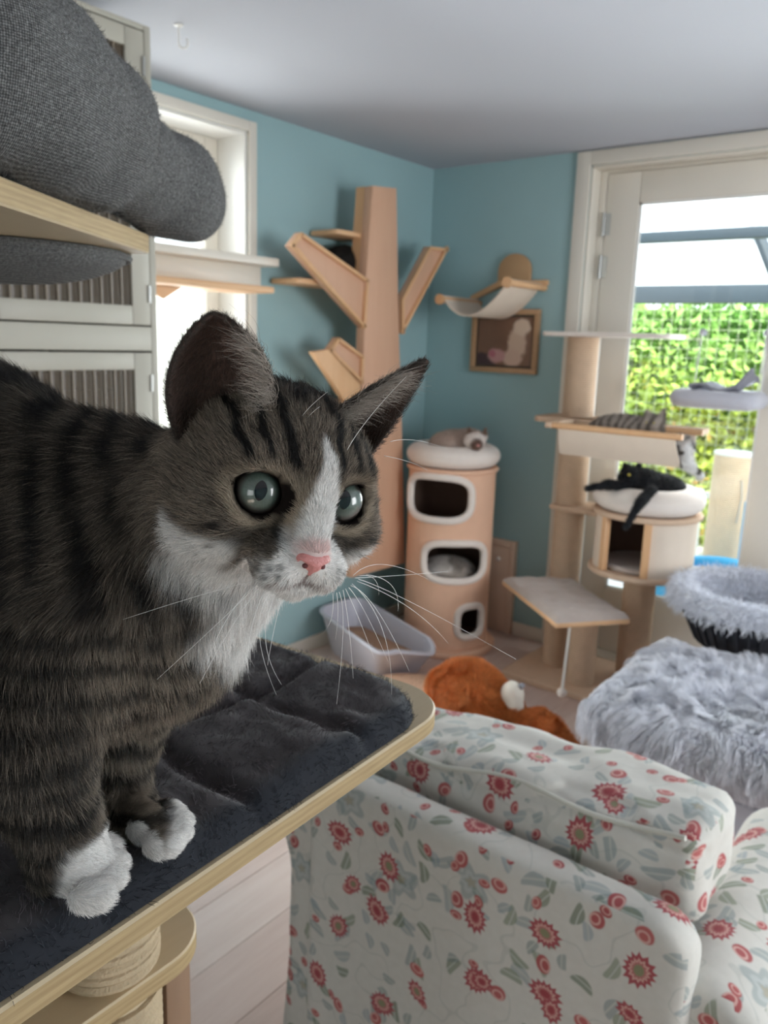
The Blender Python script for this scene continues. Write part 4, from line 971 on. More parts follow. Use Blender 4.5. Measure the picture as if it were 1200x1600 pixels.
# ================================================================== near cat furniture: platform, mat, posts, upper shelf
PZ = 1.287
nt = thing('cat_stand', 'birch plywood cat stand with a platform and rope post at the left', 'cat tree', (.2, .6, 0))
def plyboard(pts, z, th, name):
    o = MB().prism([(p[0], p[1], z-th) for p in pts], (0, 0, th)).build(name, 'pine', nt, bevel=.0015, seg=1)
    o.data.materials.append(M('plyedge'))
    for p in o.data.polygons:
        if abs(p.normal.z) < .5: p.material_index = 1
    return o
PX1, PY0 = .556, .333
_a = radians(3.1); PEX = np.array([cos(_a), sin(_a)]); PEY = np.array([-sin(_a), cos(_a)]); PO = np.array([0, .3047])
def PLT(a, b): return PO+PEX*a+PEY*b
plyboard([PLT(a, b) for a, b in rrect(-.35, .548, 0, .62, .055, 10)], PZ, .015, 'platform')
LBX, LBY = .405, .475
plyboard(rrect(-.3, LBX, LBY, .95, .05, 10), 1.08, .018, 'lower_platform')
simple('rope', 'thick pale sisal rope', '#bba88c', .9, .15, 60, .5, 500, 0, .1)
rp = onz(172, 1508, 1.08)
def coil(c, r, z0, z1, rr):
    k = MB(); n = int((z1-z0)/(rr*1.85)); pth = []
    for i in range(n*30+1):
        a = 2*pi*i/30; pth.append((c[0]+r*cos(a), c[1]+r*sin(a), z0+rr+(z1-z0-2*rr)*i/(n*30)))
    return k.tube(pth, rr, 7)
rcyl(rp, .034, 1.08, PZ-.015, .002, 20).build('post_core', 'pine', nt); coil(rp, .036, 1.08, PZ-.016, .0042).build('rope_wrap', 'rope', nt)
rcyl(rp, .034, .03, 1.062, .002, 20).build('post_core', 'pine', nt); coil(rp, .036, .62, 1.061, .0042).build('rope_wrap', 'rope', nt)
lgp = onz(264, 1512, 1.0); MB().box(lgp[0]-.014, lgp[0]+.014, lgp[1]-.014, lgp[1]+.014, 0.03, 1.062).build('leg', 'brown', nt, bevel=.002)
for x, y in ((-.25, .90), (lgp[0], .90), (-.25, .52)): MB().box(x-.016, x+.016, y-.016, y+.016, 0.03, PZ-.015).build('leg', 'brown', nt, bevel=.002)
MB().box(-.3, .42, .5, .95, 0, .03).build('base_plate', 'pine', nt, bevel=.003)
# upper shelf of the same stand, turned a little
SZ = 1.666; C0 = onz(240, 398, SZ)[:2]; e1 = unit(np.array([-.815, -.58])); e2 = np.array([-e1[1], e1[0]])*-1
e2 = np.array([e1[1], -e1[0]]); 
if e2 @ np.array([-.4, .9]) < 0: e2 = -e2
sc = [C0, C0+e1*.46, C0+e1*.46+e2*.44, C0+e2*.44]
plyboard(rq(sc, .02, 5), SZ+.02, .02, 'upper_shelf')
up = C0+e1*.22+e2*.20
rcyl((up[0], up[1]), .03, PZ, SZ, .002, 20).build('post_core', 'pine', nt); coil((up[0], up[1]), .032, PZ+.002, SZ-.001, .0042).build('rope_wrap', 'rope', nt)
# fabric pouch hanging under the shelf
t = simple('greyknit', 'charcoal woven fabric', '#6a6c72', .95, .0, 10)
v = t.coord('Object'); br1 = t.node('ShaderNodeTexNoise', ins={'Vector': v, 'Scale': 420.0, 'Detail': 2.0}); wv = t.node('ShaderNodeTexWave', ins={'Vector': v, 'Scale': 190.0, 'Distortion': 2.5, 'Detail': 2.0, 'Detail Scale': 3.0}); wv2 = t.node('ShaderNodeTexWave', bands_direction='Z', ins={'Vector': v, 'Scale': 190.0, 'Distortion': 2.5, 'Detail': 2.0, 'Detail Scale': 3.0})
f = t.math('ADD', t.math('MULTIPLY', br1.outputs['Fac'], .7), t.math('MULTIPLY', t.math('ADD', wv.outputs['Fac'], wv2.outputs['Fac']), .25))
t.set('Base Color', t.ramp(f, [(.3, lin('#2e2e2f')), (.6, lin('#565656')), (.9, lin('#8e8e8d'))])); t.bump(f, .6, .002)
pcn = onz(-5, 388, SZ-.001)
def f_pouch(P): return np.maximum(s_ell(P, pcn, (.14, .14, .036))+wr(P, .004, 12), P[..., 2]-(SZ-.0005))
po = thing('fabric_pouch', 'charcoal fabric pouch hanging below the plywood shelf', 'cat bed', pcn)
V, F = surf_nets(f_pouch, pcn-.2, pcn+.2, .008); mesh_obj('pouch', V, F, 'greyknit', po, smooth=60)
MB().tube([tuple(pcn+np.array([.138*cos(a), .138*sin(a), -.004])) for a in np.linspace(0, 2*pi, 40)], .004, 6, cap=False).build('binding', 'greyknit', po)
# thick woven bolster on the shelf
lobes = [(at(-60, 95, .55), .07), (at(45, 145, .61), .066), (at(120, 205, .70), .064), (at(185, 250, .80), .056), (at(262, 292, .90), .052), (at(292, 316, .95), .043)]
def f_bol(P):
    d = s_cone(P, lobes[0][0], lobes[1][0], lobes[0][1], lobes[1][1])
    d = smin(d, s_cone(P, lobes[1][0], lobes[2][0], lobes[1][1], lobes[2][1]), .02)
    d = smin(d, s_cone(P, lobes[2][0], lobes[3][0]*.5+lobes[2][0]*.5, lobes[2][1], .05), .015)
    d = smin(d, s_cone(P, lobes[3][0], lobes[4][0], .047, lobes[4][1]), .012)
    d = smin(d, s_cone(P, lobes[4][0], lobes[5][0], lobes[4][1], lobes[5][1]), .02)
    d = d+wr(P, .003, 26)+wr(P, .006, 13)
    flat = (SZ+.021)-P[..., 2]
    return -smin(-d, -flat, .01) if False else np.maximum(d, flat)
bo = thing('bolster_cushion', 'charcoal woven bolster cushion overhanging the plywood shelf', 'cushion', lobes[2][0])
V, F = surf_nets(f_bol, np.min([l[0] for l in lobes], 0)-.1, np.max([l[0] for l in lobes], 0)+.1, .006); mesh_obj('cover', V, F, 'greyknit', bo, smooth=80)
P, N = scatter(V, F, 30000, rng2); cl = np.array(lin('#7e7d7c'))*(.4+.8*rng2.random((len(P), 1)))
o = strands('lint', P, unit(N+1.2*rng2.normal(size=P.shape)), unit(.3*N+1.2*rng2.normal(size=P.shape)), .0025+.0025*rng2.random(len(P)), cl, 'shag', bo, .0001, .00006, 3); o['kind'] = 'stuff'
seam = [tuple(l) for l in (at(150, 318, .70), at(185, 326, .74), at(215, 322, .80))]

# quilted fleece mat
MZ0 = PZ+.0005; MX1, MY0 = .516, .004
attr_mat('fleece', 'charcoal fleece', .95, .25, .1)
def mat_h(X, Y):
    pts = np.stack([X, Y, 0*X], -1)
    h = .020+.009*(vnoise(pts, 18, 1)-.5)+.007*(vnoise(pts, 45, 2)-.5)+.002*(vnoise(pts, 120, 3)-.5)
    for sx in (.105, .21, .315, .42): h = h-.008*np.exp(-((X-sx-.006*np.sin(Y*30+sx*50))/.007)**2)
    for sy in (.12, .26, .40): h = h-.008*np.exp(-((Y-sy-.006*np.sin(X*28+sy*40))/.007)**2)
    return h
mt = thing('fleece_mat', 'quilted charcoal fleece mat on the plywood platform under the tabby cat', 'mat', (.2, .6, MZ0))
nx, ny = 190, 130; x0m = -.2; y1m = .60; vs = []; cr = .05
U_, W_ = np.meshgrid(np.linspace(0, 1, nx), np.linspace(0, 1, ny), indexing='ij')
Xm, Ym = x0m+(MX1-x0m)*U_, MY0+(y1m-MY0)*W_
dxm, dym = MX1-Xm, Ym-MY0                    # distance to the two edges in view
cm = (dxm < cr) & (dym < cr); dc = cr-np.sqrt((cr-dxm)**2+(cr-dym)**2)
ed = np.minimum(np.minimum(dxm, dym), np.minimum(Xm-x0m, y1m-Ym)); ed = np.where(cm, np.maximum(dc, 0), ed)
# pull points outside the rounded corner on to it
rr_ = np.sqrt((cr-dxm)**2+(cr-dym)**2); s_ = np.where(cm & (rr_ > cr), cr/np.maximum(rr_, 1e-6), 1)
Xm = np.where(cm, MX1-cr+(cr-dxm)*s_, Xm); Ym = np.where(cm, MY0+cr-(cr-dym)*s_, Ym)
prof_e = np.sqrt(np.clip(1-(1-np.clip(ed/.016, 0, 1))**2, 0, 1)); Hm = mat_h(Xm, Ym)*prof_e
Vl_ = np.stack([Xm, Ym], -1).reshape(-1, 2); Vm = np.concatenate([PO+Vl_[:, :1]*PEX+Vl_[:, 1:]*PEY, (MZ0+Hm).reshape(-1, 1)], 1); ii = np.arange(nx*ny).reshape(nx, ny)
Fm = np.stack([ii[:-1, :-1], ii[1:, :-1], ii[1:, 1:], ii[:-1, 1:]], -1).reshape(-1, 4)
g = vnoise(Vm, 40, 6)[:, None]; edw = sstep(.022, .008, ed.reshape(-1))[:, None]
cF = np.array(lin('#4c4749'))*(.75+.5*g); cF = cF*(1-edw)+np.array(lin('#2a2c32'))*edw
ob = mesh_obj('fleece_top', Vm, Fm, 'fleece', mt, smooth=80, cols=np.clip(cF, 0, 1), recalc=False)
nb = MB(); 
P, N = scatter(Vm, Fm, 70000, rng2); keep = P[:, 0] > -.05; P, N = P[keep], N[keep]
fz = np.stack([vnoise(P, 70, i)-.5 for i in (1, 2, 3)], 1)
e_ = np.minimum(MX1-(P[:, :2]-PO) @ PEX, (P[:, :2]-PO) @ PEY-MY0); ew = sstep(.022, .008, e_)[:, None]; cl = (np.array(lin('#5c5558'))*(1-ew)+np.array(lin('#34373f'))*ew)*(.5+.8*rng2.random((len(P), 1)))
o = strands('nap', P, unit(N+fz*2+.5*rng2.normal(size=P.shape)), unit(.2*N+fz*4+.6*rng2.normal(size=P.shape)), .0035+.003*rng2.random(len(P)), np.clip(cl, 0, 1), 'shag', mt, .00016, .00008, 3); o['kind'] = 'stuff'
# the lower mat's corner
lm = thing('fleece_pad', 'dark blue grey fleece pad on the lower plywood platform', 'mat', (0, .65, 1.08))
MB().prism([(p[0], p[1], 1.0805) for p in rrect(-.28, .10, LBY+.02, .93, .04, 8)], (0, 0, .022)).build('pad', 'padm' if 'padm' in MATS else 'greyfab', lm, bevel=.009, seg=3)
simple('padm', 'navy grey fleece', '#3c4458', .95, .15, 30, .5, 250); lm.children[0].data.materials[0] = M('padm')
MB().tube([(p[0], p[1], 1.086) for p in rrect(-.28, .10, LBY+.02, .93, .04, 8)], .003, 6).build('piping', 'padm', lm)
# ================================================================== the tabby kitten in front
HC = at(440.2, 761.2, .385)
HX_ = np.array([.9203, -.3504, -.1741]); HY_ = np.array([.0985, -.2232, .9698]); HZ_ = np.array([-.3787, -.9096, -.1709])
HA = np.stack([HX_, HY_, HZ_])            # rows: head right, up, forward
def hw(x, y, z): return HC+(x*HX_+y*HY_+z*HZ_)*.01
def hl(P): return ((np.asarray(P)-HC) @ HA.T)*100     # to head centimetres
BF = np.array([.766, -.643, 0]); BLt = np.array([.643, .766, 0])
pN = onz(150, 1362, 1.3145); pF = onz(256, 1294, 1.314)          # toe rows of the two fore paws
sh_n, el_n, wr_n = at(112, 935, .418), at(38, 1160, .405), at(112, 1338, .408)
sh_f, el_f, wr_f = at(215, 1040, .475), at(192, 1130, .476), at(190, 1268, .470)
wth, cst, nk = at(178, 815, .455), at(215, 948, .445), at(292, 852, .428)
tk1 = at(-88, 762, .462); tk2 = tk1-BF*.085+np.array([0, 0, .002]); rmp = tk1-BF*.16+np.array([0, 0, -.015])
MATZ = MZ0+.02
def toes(c, sp=.0122):
    return [c+BLt*sp*(i-1.5)+BF*(.006-.003*abs(i-1.5)**1.5) for i in range(4)]
def f_cat(P):
    big = np.float32(.5); xm, xM = float(P[..., 0].min()), float(P[..., 0].max())
    d = None
    def add(e, k):
        nonlocal d
        d = e if d is None else smin(d, e, k)
    def near(c, r): return xm-r-.03 < c[0] < xM+r+.03
    def cone(a, b, ra, rb, k):
        r = max(ra, rb)
        if xm-r-.03 < max(a[0], b[0]) and min(a[0], b[0]) < xM+r+.03: add(s_cone(P, a, b, ra, rb), k)
    def ell(c, r, A, k):
        if near(c, max(r)): add(s_ell(P, c, r, A), k)
    # trunk
    cone(rmp, tk2, .060, .066, .03); cone(tk2, tk1, .066, .067, .03); cone(tk1, wth, .064, .042, .04); cone(tk1-np.array([0, 0, .03]), cst, .055, .046, .04)
    cone(wth, cst, .042, .046, .04); cone(cst, nk, .045, .040, .03); cone(wth, nk, .040, .038, .03); cone(nk, hw(0, -.4, -2.4), .038, .036, .025)
    cone(hw(-1.2, -2.4, -1.6), cst+np.array([.014, -.010, .02]), .022, .034, .02)
    # forelegs
    cone(sh_n, el_n, .040, .028, .03); cone(el_n, wr_n, .027, .0165, .015); cone(wr_n, pN-BF*.006+np.array([0, 0, .003]), .0160, .0105, .012)
    cone(sh_f, el_f, .032, .020, .03); cone(el_f, wr_f, .0175, .0135, .015); cone(wr_f, pF-BF*.008+np.array([0, 0, .003]), .0135, .0105, .012)
    AX = np.stack([BLt, BF, np.array([0, 0, 1.])])
    for c in toes(pN)+toes(pF, .0098): ell(c, (.0070, .0110, .0076), AX, .0016)
    # hind legs and tail (behind the edge of the frame)
    for s in (-1, 1):
        hp = rmp+BLt*.035*s-np.array([0, 0, .02]); kn = hp+BF*.045+BLt*.012*s-np.array([0, 0, .07]); hk = hp-BF*.02-np.array([0, 0, rmp[2]-.02-MATZ-.05]); pw = hk+BF*.035; pw[2] = MATZ+.008
        cone(hp, kn, .045, .028, .03); cone(kn, hk, .026, .013, .015); cone(hk, pw, .013, .012, .01)
        for c in toes(pw+BF*.01): ell(c, (.0072, .0115, .0085), AX, .0035)
    t0 = rmp-BF*.055+np.array([0, 0, .02]); t1 = t0-BF*.06-np.array([0, 0, .06]); t2 = t1-BF*.05+BLt*.03-np.array([0, 0, .045]); t3 = t2+BLt*.07+BF*.02; t2[2] = max(t2[2], MATZ+.012); t3[2] = MATZ+.010
    cone(t0, t1, .018, .014, .02); cone(t1, t2, .014, .012, .01); cone(t2, t3, .012, .008, .01)
    # head
    if near(HC, .09):
        q = ((P-HC.astype(np.float32)) @ HA.T.astype(np.float32))*100
        h = s_ell(q, (0, .55, -.95), (4.45, 3.85, 4.25))
        ax = np.abs(q[..., 0]); qs = np.stack([ax, q[..., 1], q[..., 2]], -1)
        h = smin(h, s_ell(qs, (2.95, -1.35, .75), (1.95, 2.0, 2.0)), 1.4)              # cheeks
        h = smin(h, s_cone(q, (0, 1.5, 2.55), (0, -1.25, 4.15), 1.05, .78), 1.1)        # bridge of the nose
        h = smin(h, s_ell(qs, (1.0, -2.45, 3.5), (1.25, 1.1, 1.25)), .7)                # whisker pads
        h = smin(h, s_ell(q, (0, -1.75, 4.35), (.72, .65, .65)), .35)                   # nose
        h = smin(h, s_ell(q, (0, -3.35, 3.25), (1.0, .75, 1.0)), .6)                    # chin
        h = smin(h, s_ell(qs, (2.3, 1.75, 2.0), (1.1, .6, .75)), .8)                    # brow
        h = ssub(h, s_ell(qs, (2.10, .34, 2.12), (1.12, 1.08, 1.12)), .35)              # eye sockets
        crease = np.maximum(s_cone(q, (0, -2.35, 5.0), (0, -2.95, 4.6), .10, .10), -1)
        h = ssub(h, crease, .25)
        mouth = s_cone(qs, (0, -2.98, 4.6), (1.5, -3.05, 3.7), .10, .08); h = ssub(h, mouth, .25)
        add(h*.01, .022)
    if d is None: d = np.full(P.shape[:-1], big, np.float32)
    return np.maximum(d, (MATZ-.004)-P[..., 2]).astype(np.float32)
lo = np.array([-.22, .20, MATZ-.012]); hi = np.array([.345, .72, 1.60])
Vc, Fc = surf_nets(f_cat, lo, hi, .0032)
Vc = project_sdf(f_cat, Vc, 1)
# ears: scooped shells set into the skull
def ear(side):
    s = side; nu, nv = 26, 22
    if s < 0: Bi, Bo, T, dep, rnd = np.array([1.75, 3.65, .35]), np.array([5.15, 1.75, -1.0]), np.array([5.15, 7.15, .55]), 1.5, .75
    else: Bi, Bo, T, dep, rnd = np.array([1.55, 3.75, .25]), np.array([4.75, 1.55, -1.0]), np.array([5.45, 7.35, .85]), 1.35, .25
    ax = unit(T-(Bi+Bo)/2); ac_ = unit((Bo-Bi)-ax*((Bo-Bi) @ ax)); bk_ = np.cross(ax, ac_)
    if bk_[2] > 0: bk_ = -bk_
    M0 = (Bi+Bo)/2; Hh = (T-M0) @ ax; wi, wo = (Bi-M0) @ ac_, (Bo-M0) @ ac_; ti = (T-M0) @ ac_; hi_, ho_ = (Bi-M0) @ ax, (Bo-M0) @ ax
    out = []
    for i in range(nu):
        u = i/(nu-1)
        for j in range(nv):
            v = j/(nv-1); p_ = 2.6 if s < 0 else 1.25       # round or pointed outline
            k_ = (1-v**p_)**(1/1.35) if s < 0 else (1-v)**.92
            bul = (.35 if s < 0 else .28)*sin(pi*v)
            x_i, x_o = wi*k_+ti*v**1.4-bul*.5, wo*k_+ti*v**1.4+bul
            h_ = (hi_*(1-u)+ho_*u)*(1-v)+Hh*v; xx = x_i*(1-u)+x_o*u
            w = M0+ac_*xx+ax*h_+bk_*(dep*(4*u*(1-u))**.75*k_*.95+((T-M0) @ bk_)*v)-ax*.5*(1-v)
            out.append((w[0]*s, w[1], w[2]))
    A = np.array(out); W = HC+(A @ HA)*.01
    # shell: inner and outer sheets
    F = [(i*nv+j, (i+1)*nv+j, (i+1)*nv+j+1, i*nv+j+1) for i in range(nu-1) for j in range(nv-1)]
    F = np.array(F); N = vert_normals(W, F); bkw = (bk_*[s, 1, 1]) @ HA
    if (N @ bkw).mean() < 0: F = F[:, ::-1]; N = -N
    th = .0016; k = len(W); W2 = W+N*th; FF = [F, F[:, ::-1]*0+F[:, ::-1]]
    edge = [i*nv for i in range(nu)]; rim = [j for j in range(nv)]+[i*nv+nv-1 for i in range(1, nu)]+[(nu-1)*nv+j for j in range(nv-2, -1, -1)]
    R_ = np.array([(a, b, b+k, a+k) for a, b in zip(rim[:-1], rim[1:])])
    return np.concatenate([W, W2]), np.concatenate([F[:, ::-1], F+k, R_]), k, N, W, (nu, nv)
earL, earR = ear(-1), ear(1)

# ---- coat colours
LIGHT, MIDC, DARK, WHITE, CREAM = [np.array(lin(c)) for c in ('#a19282', '#655a4f', '#14110f', '#ebe8e5', '#b0a08c')]
def stripes_body(P):
    s = (P-wth) @ (-BF); n = vnoise(P, 34, 2)-.5; z = P[..., 2]
    ph = s/.0195+n*.75+.35*np.sin((z-1.4)*38)
    st = .5+.5*np.sin(2*pi*ph); st = sstep(.36, .72, st)*(sstep(.28, .6, vnoise(P, 42, 9)+.16))
    return st
def coat(P, rnd):
    """colour of the coat at points P"""
    q = hl(P); n = len(P); g = vnoise(P, 900, 4)[:, None]
    # body
    base = MIDC*(.55+.5*vnoise(P, 130, 6)[:, None])*.58
    tick = (rnd > .80)[:, None]; base = np.where(tick, LIGHT*.72, base)
    st = stripes_body(P)
    # fore legs: rings
    legz = sstep(1.475, 1.43, P[:, 2]); ringn = vnoise(P, 60, 8)-.5
    ring = sstep(.5, .8, .5+.5*np.sin(2*pi*(P[:, 2]/.0155+ringn*.7))); st = st*(1-legz)+ring*legz*.9
    fr = sstep(.0, .012, (P-wr_n) @ unit(BF+.6*BLt)); base = base*(1-(legz*fr*.7)[:, None])+LIGHT*.85*(legz*fr*.7)[:, None]
    c = base*(1-st[:, None])+DARK*(.7+.6*rnd[:, None])*st[:, None]
    dorsal = sstep(.028, .014, np.abs((P-tk1) @ BLt))*sstep(tk1[2]+.03, tk1[2]+.055, P[:, 2]+.0); c = c*(1-.75*dorsal[:, None])+DARK*.75*dorsal[:, None]
    # bib: white under the chin and on the throat
    a, b = hw(-.3, -3.2, 1.0), cst+np.array([.033, -.022, .012]); d = b-a; t = np.clip(((P-a) @ d)/(d @ d), -.2, 1.0)
    dist = np.linalg.norm(P-a-t[:, None]*d, axis=1); wob = .010*(vnoise(P, 120, 3)-.5)
    facing = (P-(a+t[:, None]*d)) @ unit(np.array([.25, -.95, 0]))
    bib = sstep(.050, .036, dist+wob)*sstep(-.006, .006, facing-wob*.5+.018*t)*sstep(1.02, .93, ((P-a) @ d)/(d @ d)+wob*6)
    c = c*(1-bib[:, None])+WHITE*.95*bib[:, None]
    # paws
    for pc_, l0 in ((pN, -.012), (pF, .001)):
        dv = P-pc_; al = dv @ BF; near = np.linalg.norm(dv, axis=1) < .034
        w = sstep(l0-.004, l0+.004, al+.25*(dv[:, 2])*-1+.004*(vnoise(P, 300, 2)-.5)+(.006 if l0 < 0 else 0)*1)*near*sstep(.024, .018, dv[:, 2])
        c = c*(1-w[:, None])+WHITE*.97*w[:, None]
    # ---- head
    hm = sstep(7.4, 5.2, np.linalg.norm(q-np.array([0, .2, 0]), axis=1)+.4*(vnoise(P, 150, 5)-.5)*2)*sstep(-4.4, -3.2, q[:, 2]+.35*q[:, 1]*0+1.2)
    x, y, z = q.T; ax = np.abs(x); nn = (vnoise(P, 260, 7)-.5); n2 = vnoise(P, 120, 11)-.5
    hb = MIDC*(.75+.5*vnoise(P, 170, 6)[:, None]); hb = np.where((rnd > .62)[:, None], LIGHT*.9, hb)
    hb = np.where((rnd < .12)[:, None], DARK*1.6, hb)
    # forehead stripes running back from the brows
    xs = ax+.25*n2; fs_ = np.zeros(n)
    for x0, w0 in ((1.15, .20), (2.15, .17), (3.1, .15)): fs_ = np.maximum(fs_, sstep(w0+.10, w0-.06, np.abs(xs-x0-.10*(y-2.5)))*sstep(1.35, 2.0, y+nn*.8))
    fs_ = np.maximum(fs_, sstep(.8, .4, np.abs(xs-.2))*sstep(3.6, 4.3, y+nn))
    crown = sstep(3.7, 4.6, y+.5*nn)*.85; fs_ = np.maximum(fs_, crown*sstep(3.2, 1.6, ax))
    # cheek lines sweeping back from the eye
    ex = ax-2.15
    l1 = sstep(.36, .18, np.abs(y-(.55-.36*ex+.10*ex*ex)+.12*nn))*sstep(1.05, 1.5, ex)*sstep(3.9, 3.2, ax)*1.0
    l2 = sstep(.24, .10, np.abs(y-(-1.05-.30*(ex-.6))+.12*nn))*sstep(1.0, 1.4, ex)*sstep(4.4, 3.8, ax)*.95
    l3 = sstep(.20, .08, np.abs(y-(-1.95-.45*(ex-.8))+.12*nn))*sstep(1.2, 1.5, ex)*sstep(4.2, 3.6, ax)*.8
    fs_ = np.maximum.reduce([fs_, l1, l2, l3])
    hb = hb*(1-fs_[:, None])+DARK*(.8+.5*rnd[:, None])*fs_[:, None]
    # paler ring below and outside the eyes, tan beside the nose
    ed = np.sqrt((ex/1.12)**2+((y-.36)/1.05)**2); ringp = sstep(1.55, 1.30, ed)*sstep(.95, 1.1, ed)*sstep(.6, -.1, y-.36+.2*nn)
    ringt = sstep(1.40, 1.25, ed)*sstep(1.0, 1.1, ed)*.5
    k_ = np.maximum(ringp*.8, ringt)[:, None]*(z > .5)[:, None]; hb = hb*(1-k_)+CREAM*1.05*k_
    tan = sstep(1.25, .95, ax+.2*nn)*sstep(-1.6, -.8, y)*sstep(1.9, 1.0, y)*(z > 1.5); hb = hb*(1-.55*tan[:, None])+CREAM*.85*(.55*tan[:, None])
    # dark tear lines at the inner corners
    tx = 1.18+.06*(y+.6); tl = sstep(.24, .08, np.abs(ax-tx+.05*nn))*sstep(-1.75, -1.3, y)*sstep(.25, -.2, y)*(z > 1.5)*.85; hb = hb*(1-tl[:, None])+DARK*tl[:, None]
    # darker cheek patch under the eye
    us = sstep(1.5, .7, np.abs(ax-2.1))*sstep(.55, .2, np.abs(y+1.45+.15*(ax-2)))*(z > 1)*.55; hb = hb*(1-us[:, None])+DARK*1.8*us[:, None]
    # white blaze, muzzle, chin
    xb = x-.22-.05*y; wb_ = np.interp(y, [-2.2, -1.2, -.4, .6, 1.6, 2.5, 3.1], [2.1, 1.15, .98, .78, .55, .32, .05])
    bz = sstep(.16, -.16, np.abs(xb)-wb_+.18*nn)*(z > 1.2)*sstep(3.2, 3.0, y)
    mz = sstep(.3, -.3, np.sqrt(((ax)/2.15)**2+((y+2.75)/1.25)**2)*1.5-1.45+.3*nn)*(z > 1.9)
    ch = sstep(-2.9, -3.3, y+.35*nn+.12*ax)*(z > -1.0)
    jl = sstep(-1.55, -2.2, y+.3*nn+.22*(3.0-ax)*0)*sstep(2.3, 2.9, ax+.3*nn)*sstep(-.8, .2, z)*(1-l3)*.9
    wm = np.maximum.reduce([bz, mz, ch, jl])[:, None]; hb = hb*(1-wm)+WHITE*wm
    # whisker spots
    sp = np.zeros(n)
    for (a_, b_) in ((1.35, -2.15), (1.75, -2.3), (2.1, -2.55), (1.4, -2.55), (1.8, -2.75), (2.2, -2.9)): sp = np.maximum(sp, sstep(.2, .06, np.sqrt((ax-a_)**2+(y-b_)**2)+.1*nn))
    sp = sp*(z > 2); hb = hb*(1-.6*sp[:, None])+DARK*2*(.6*sp[:, None])
    # pink skin by the nose leather and lips
    pk = sstep(1.05, .6, np.sqrt((x/1.0)**2+((y+1.35)/.75)**2))*(z > 3.4); hb = hb*(1-.45*pk[:, None])+np.array(lin('#d89a94'))*(.45*pk[:, None])
    lip = np.maximum(sstep(.22, .08, np.abs(y+2.98+.03*ax))*(ax < 1.6)*(z > 3.0), sstep(.14, .05, ax)*(y < -2.2)*(y > -3.0)*(z > 3.4)); hb = hb*(1-.8*lip[:, None])+np.array(lin('#6d4a43'))*(.8*lip[:, None])
    # dark lids
    lid = sstep(1.16, 1.04, ed)*(z > .5); hb = hb*(1-lid[:, None])+np.array(lin('#17110f'))*lid[:, None]
    hm = hm[:, None]; hm = hm*(1-bib[:, None]*(y < -3.0)[:, None])
    return np.clip(c*(1-hm)+hb*hm, 0, 1), st
rc = np.random.default_rng(21)
ct = thing('cat', 'tabby kitten with white muzzle, bib and paws standing on the charcoal mat', 'cat', (tk1[0], tk1[1], MATZ))
nb_ = len(Vc)
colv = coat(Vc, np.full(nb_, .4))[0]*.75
def ear_cols(e):
    W, F, k, N, W0, (nu, nv) = e; c = np.empty((len(W), 3)); uu = np.repeat(np.linspace(0, 1, nu), nv); vv = np.tile(np.linspace(0, 1, nv), nu)
    inn = np.array(lin('#5f4c45'))*(.55+.6*vv[:, None]); c[:k] = inn; c[k:] = np.array(lin('#3b342f'))*(1-.5*sstep(.8, 1, vv)[:, None])
    return c
# the inner sheet is the one facing forward
Vall, Fall, Call = [Vc], [Fc], [colv]; off = nb_
for e in (earL, earR):
    W, F, k, N, W0, sh_ = e; Vall.append(W); Fall.append(F+off); Call.append(ear_cols(e)); off += len(W)
Vb, Fb, Cb = np.concatenate(Vall), np.concatenate(Fall), np.concatenate(Call)
body = mesh_obj('body', Vb, Fb, 'hide', ct, smooth=180, cols=Cb, recalc=False)
# ---- fur
def hair_field(P, N):
    q = hl(P); n = len(P)
    hd = sstep(6.6, 5.0, np.linalg.norm(q-np.array([0, .2, .3]), axis=1))*(q[:, 2] > -3.2)
    away = unit(q-np.array([0, -1.7, 5.6]))                                   # away from the nose
    up = np.stack([.15*np.sign(q[:, 0])*np.minimum(1, np.abs(q[:, 0])), np.where(q[:, 1] > .4, .9, -.1), 0*q[:, 0]], 1)
    hdv = unit(away+.5*up*(np.abs(q[:, 0]) < 3)[:, None])
    chin = sstep(-2.2, -3.2, q[:, 1])[:, None]; hdv = unit(hdv*(1-.6*chin)+np.array([0, -.5, -.6])*chin)
    hdv = hdv @ HA
    bdv = unit(-BF*.8+np.array([0, 0, -.55]))*np.ones((n, 1))
    low = sstep(1.47, 1.42, P[:, 2])[:, None]; bdv = unit(bdv*(1-low)+np.array([.1, -.1, -1.0])*low)
    bd = np.linalg.norm(P-(cst*.5+hw(0, -4, 0)*.5), axis=1); th = sstep(.07, .04, bd)[:, None]
    bdv = unit(bdv*(1-.8*th)+np.array([.12, -.10, -1.0])*.8*th)
    for pc_ in (pN, pF):
        w = sstep(.034, .022, np.linalg.norm(P-pc_, axis=1))[:, None]; bdv = unit(bdv*(1-w)+(BF+np.array([0, 0, -.25]))*w)
    dirn = unit(bdv*(1-hd[:, None])+hdv*hd[:, None])
    # lengths
    L = np.full(n, .0125); L = L*(1-low[:, 0])+.0085*low[:, 0]; L = np.maximum(L, .0135*th[:, 0]*(1-hd))
    belly = sstep(1.435, 1.405, P[:, 2])*sstep(1.36, 1.385, P[:, 2])*.005; L = L+belly
    Lh = np.interp(q[:, 2], [-3, 0, 1.5, 3, 4.5], [.012, .0085, .0062, .0042, .0024]); ck = sstep(2.6, 4.0, np.abs(q[:, 0]))*sstep(0, -1.5, q[:, 1]); Lh = Lh+.002*ck; Lh = np.where((q[:, 2] > 1.8) & (q[:, 1] < -2.2), np.minimum(Lh, .0022), Lh)
    L = L*(1-hd)+Lh*hd
    for pc_ in (pN, pF):
        w = sstep(.032, .02, np.linalg.norm(P-pc_, axis=1)); L = L*(1-w)+.0028*w
    return dirn, L, hd
vis_w = np.full(nb_, 1.0); pr = (Vc-CC); dz = pr @ CF; pxv = 600+FPX*(pr @ CR)/dz
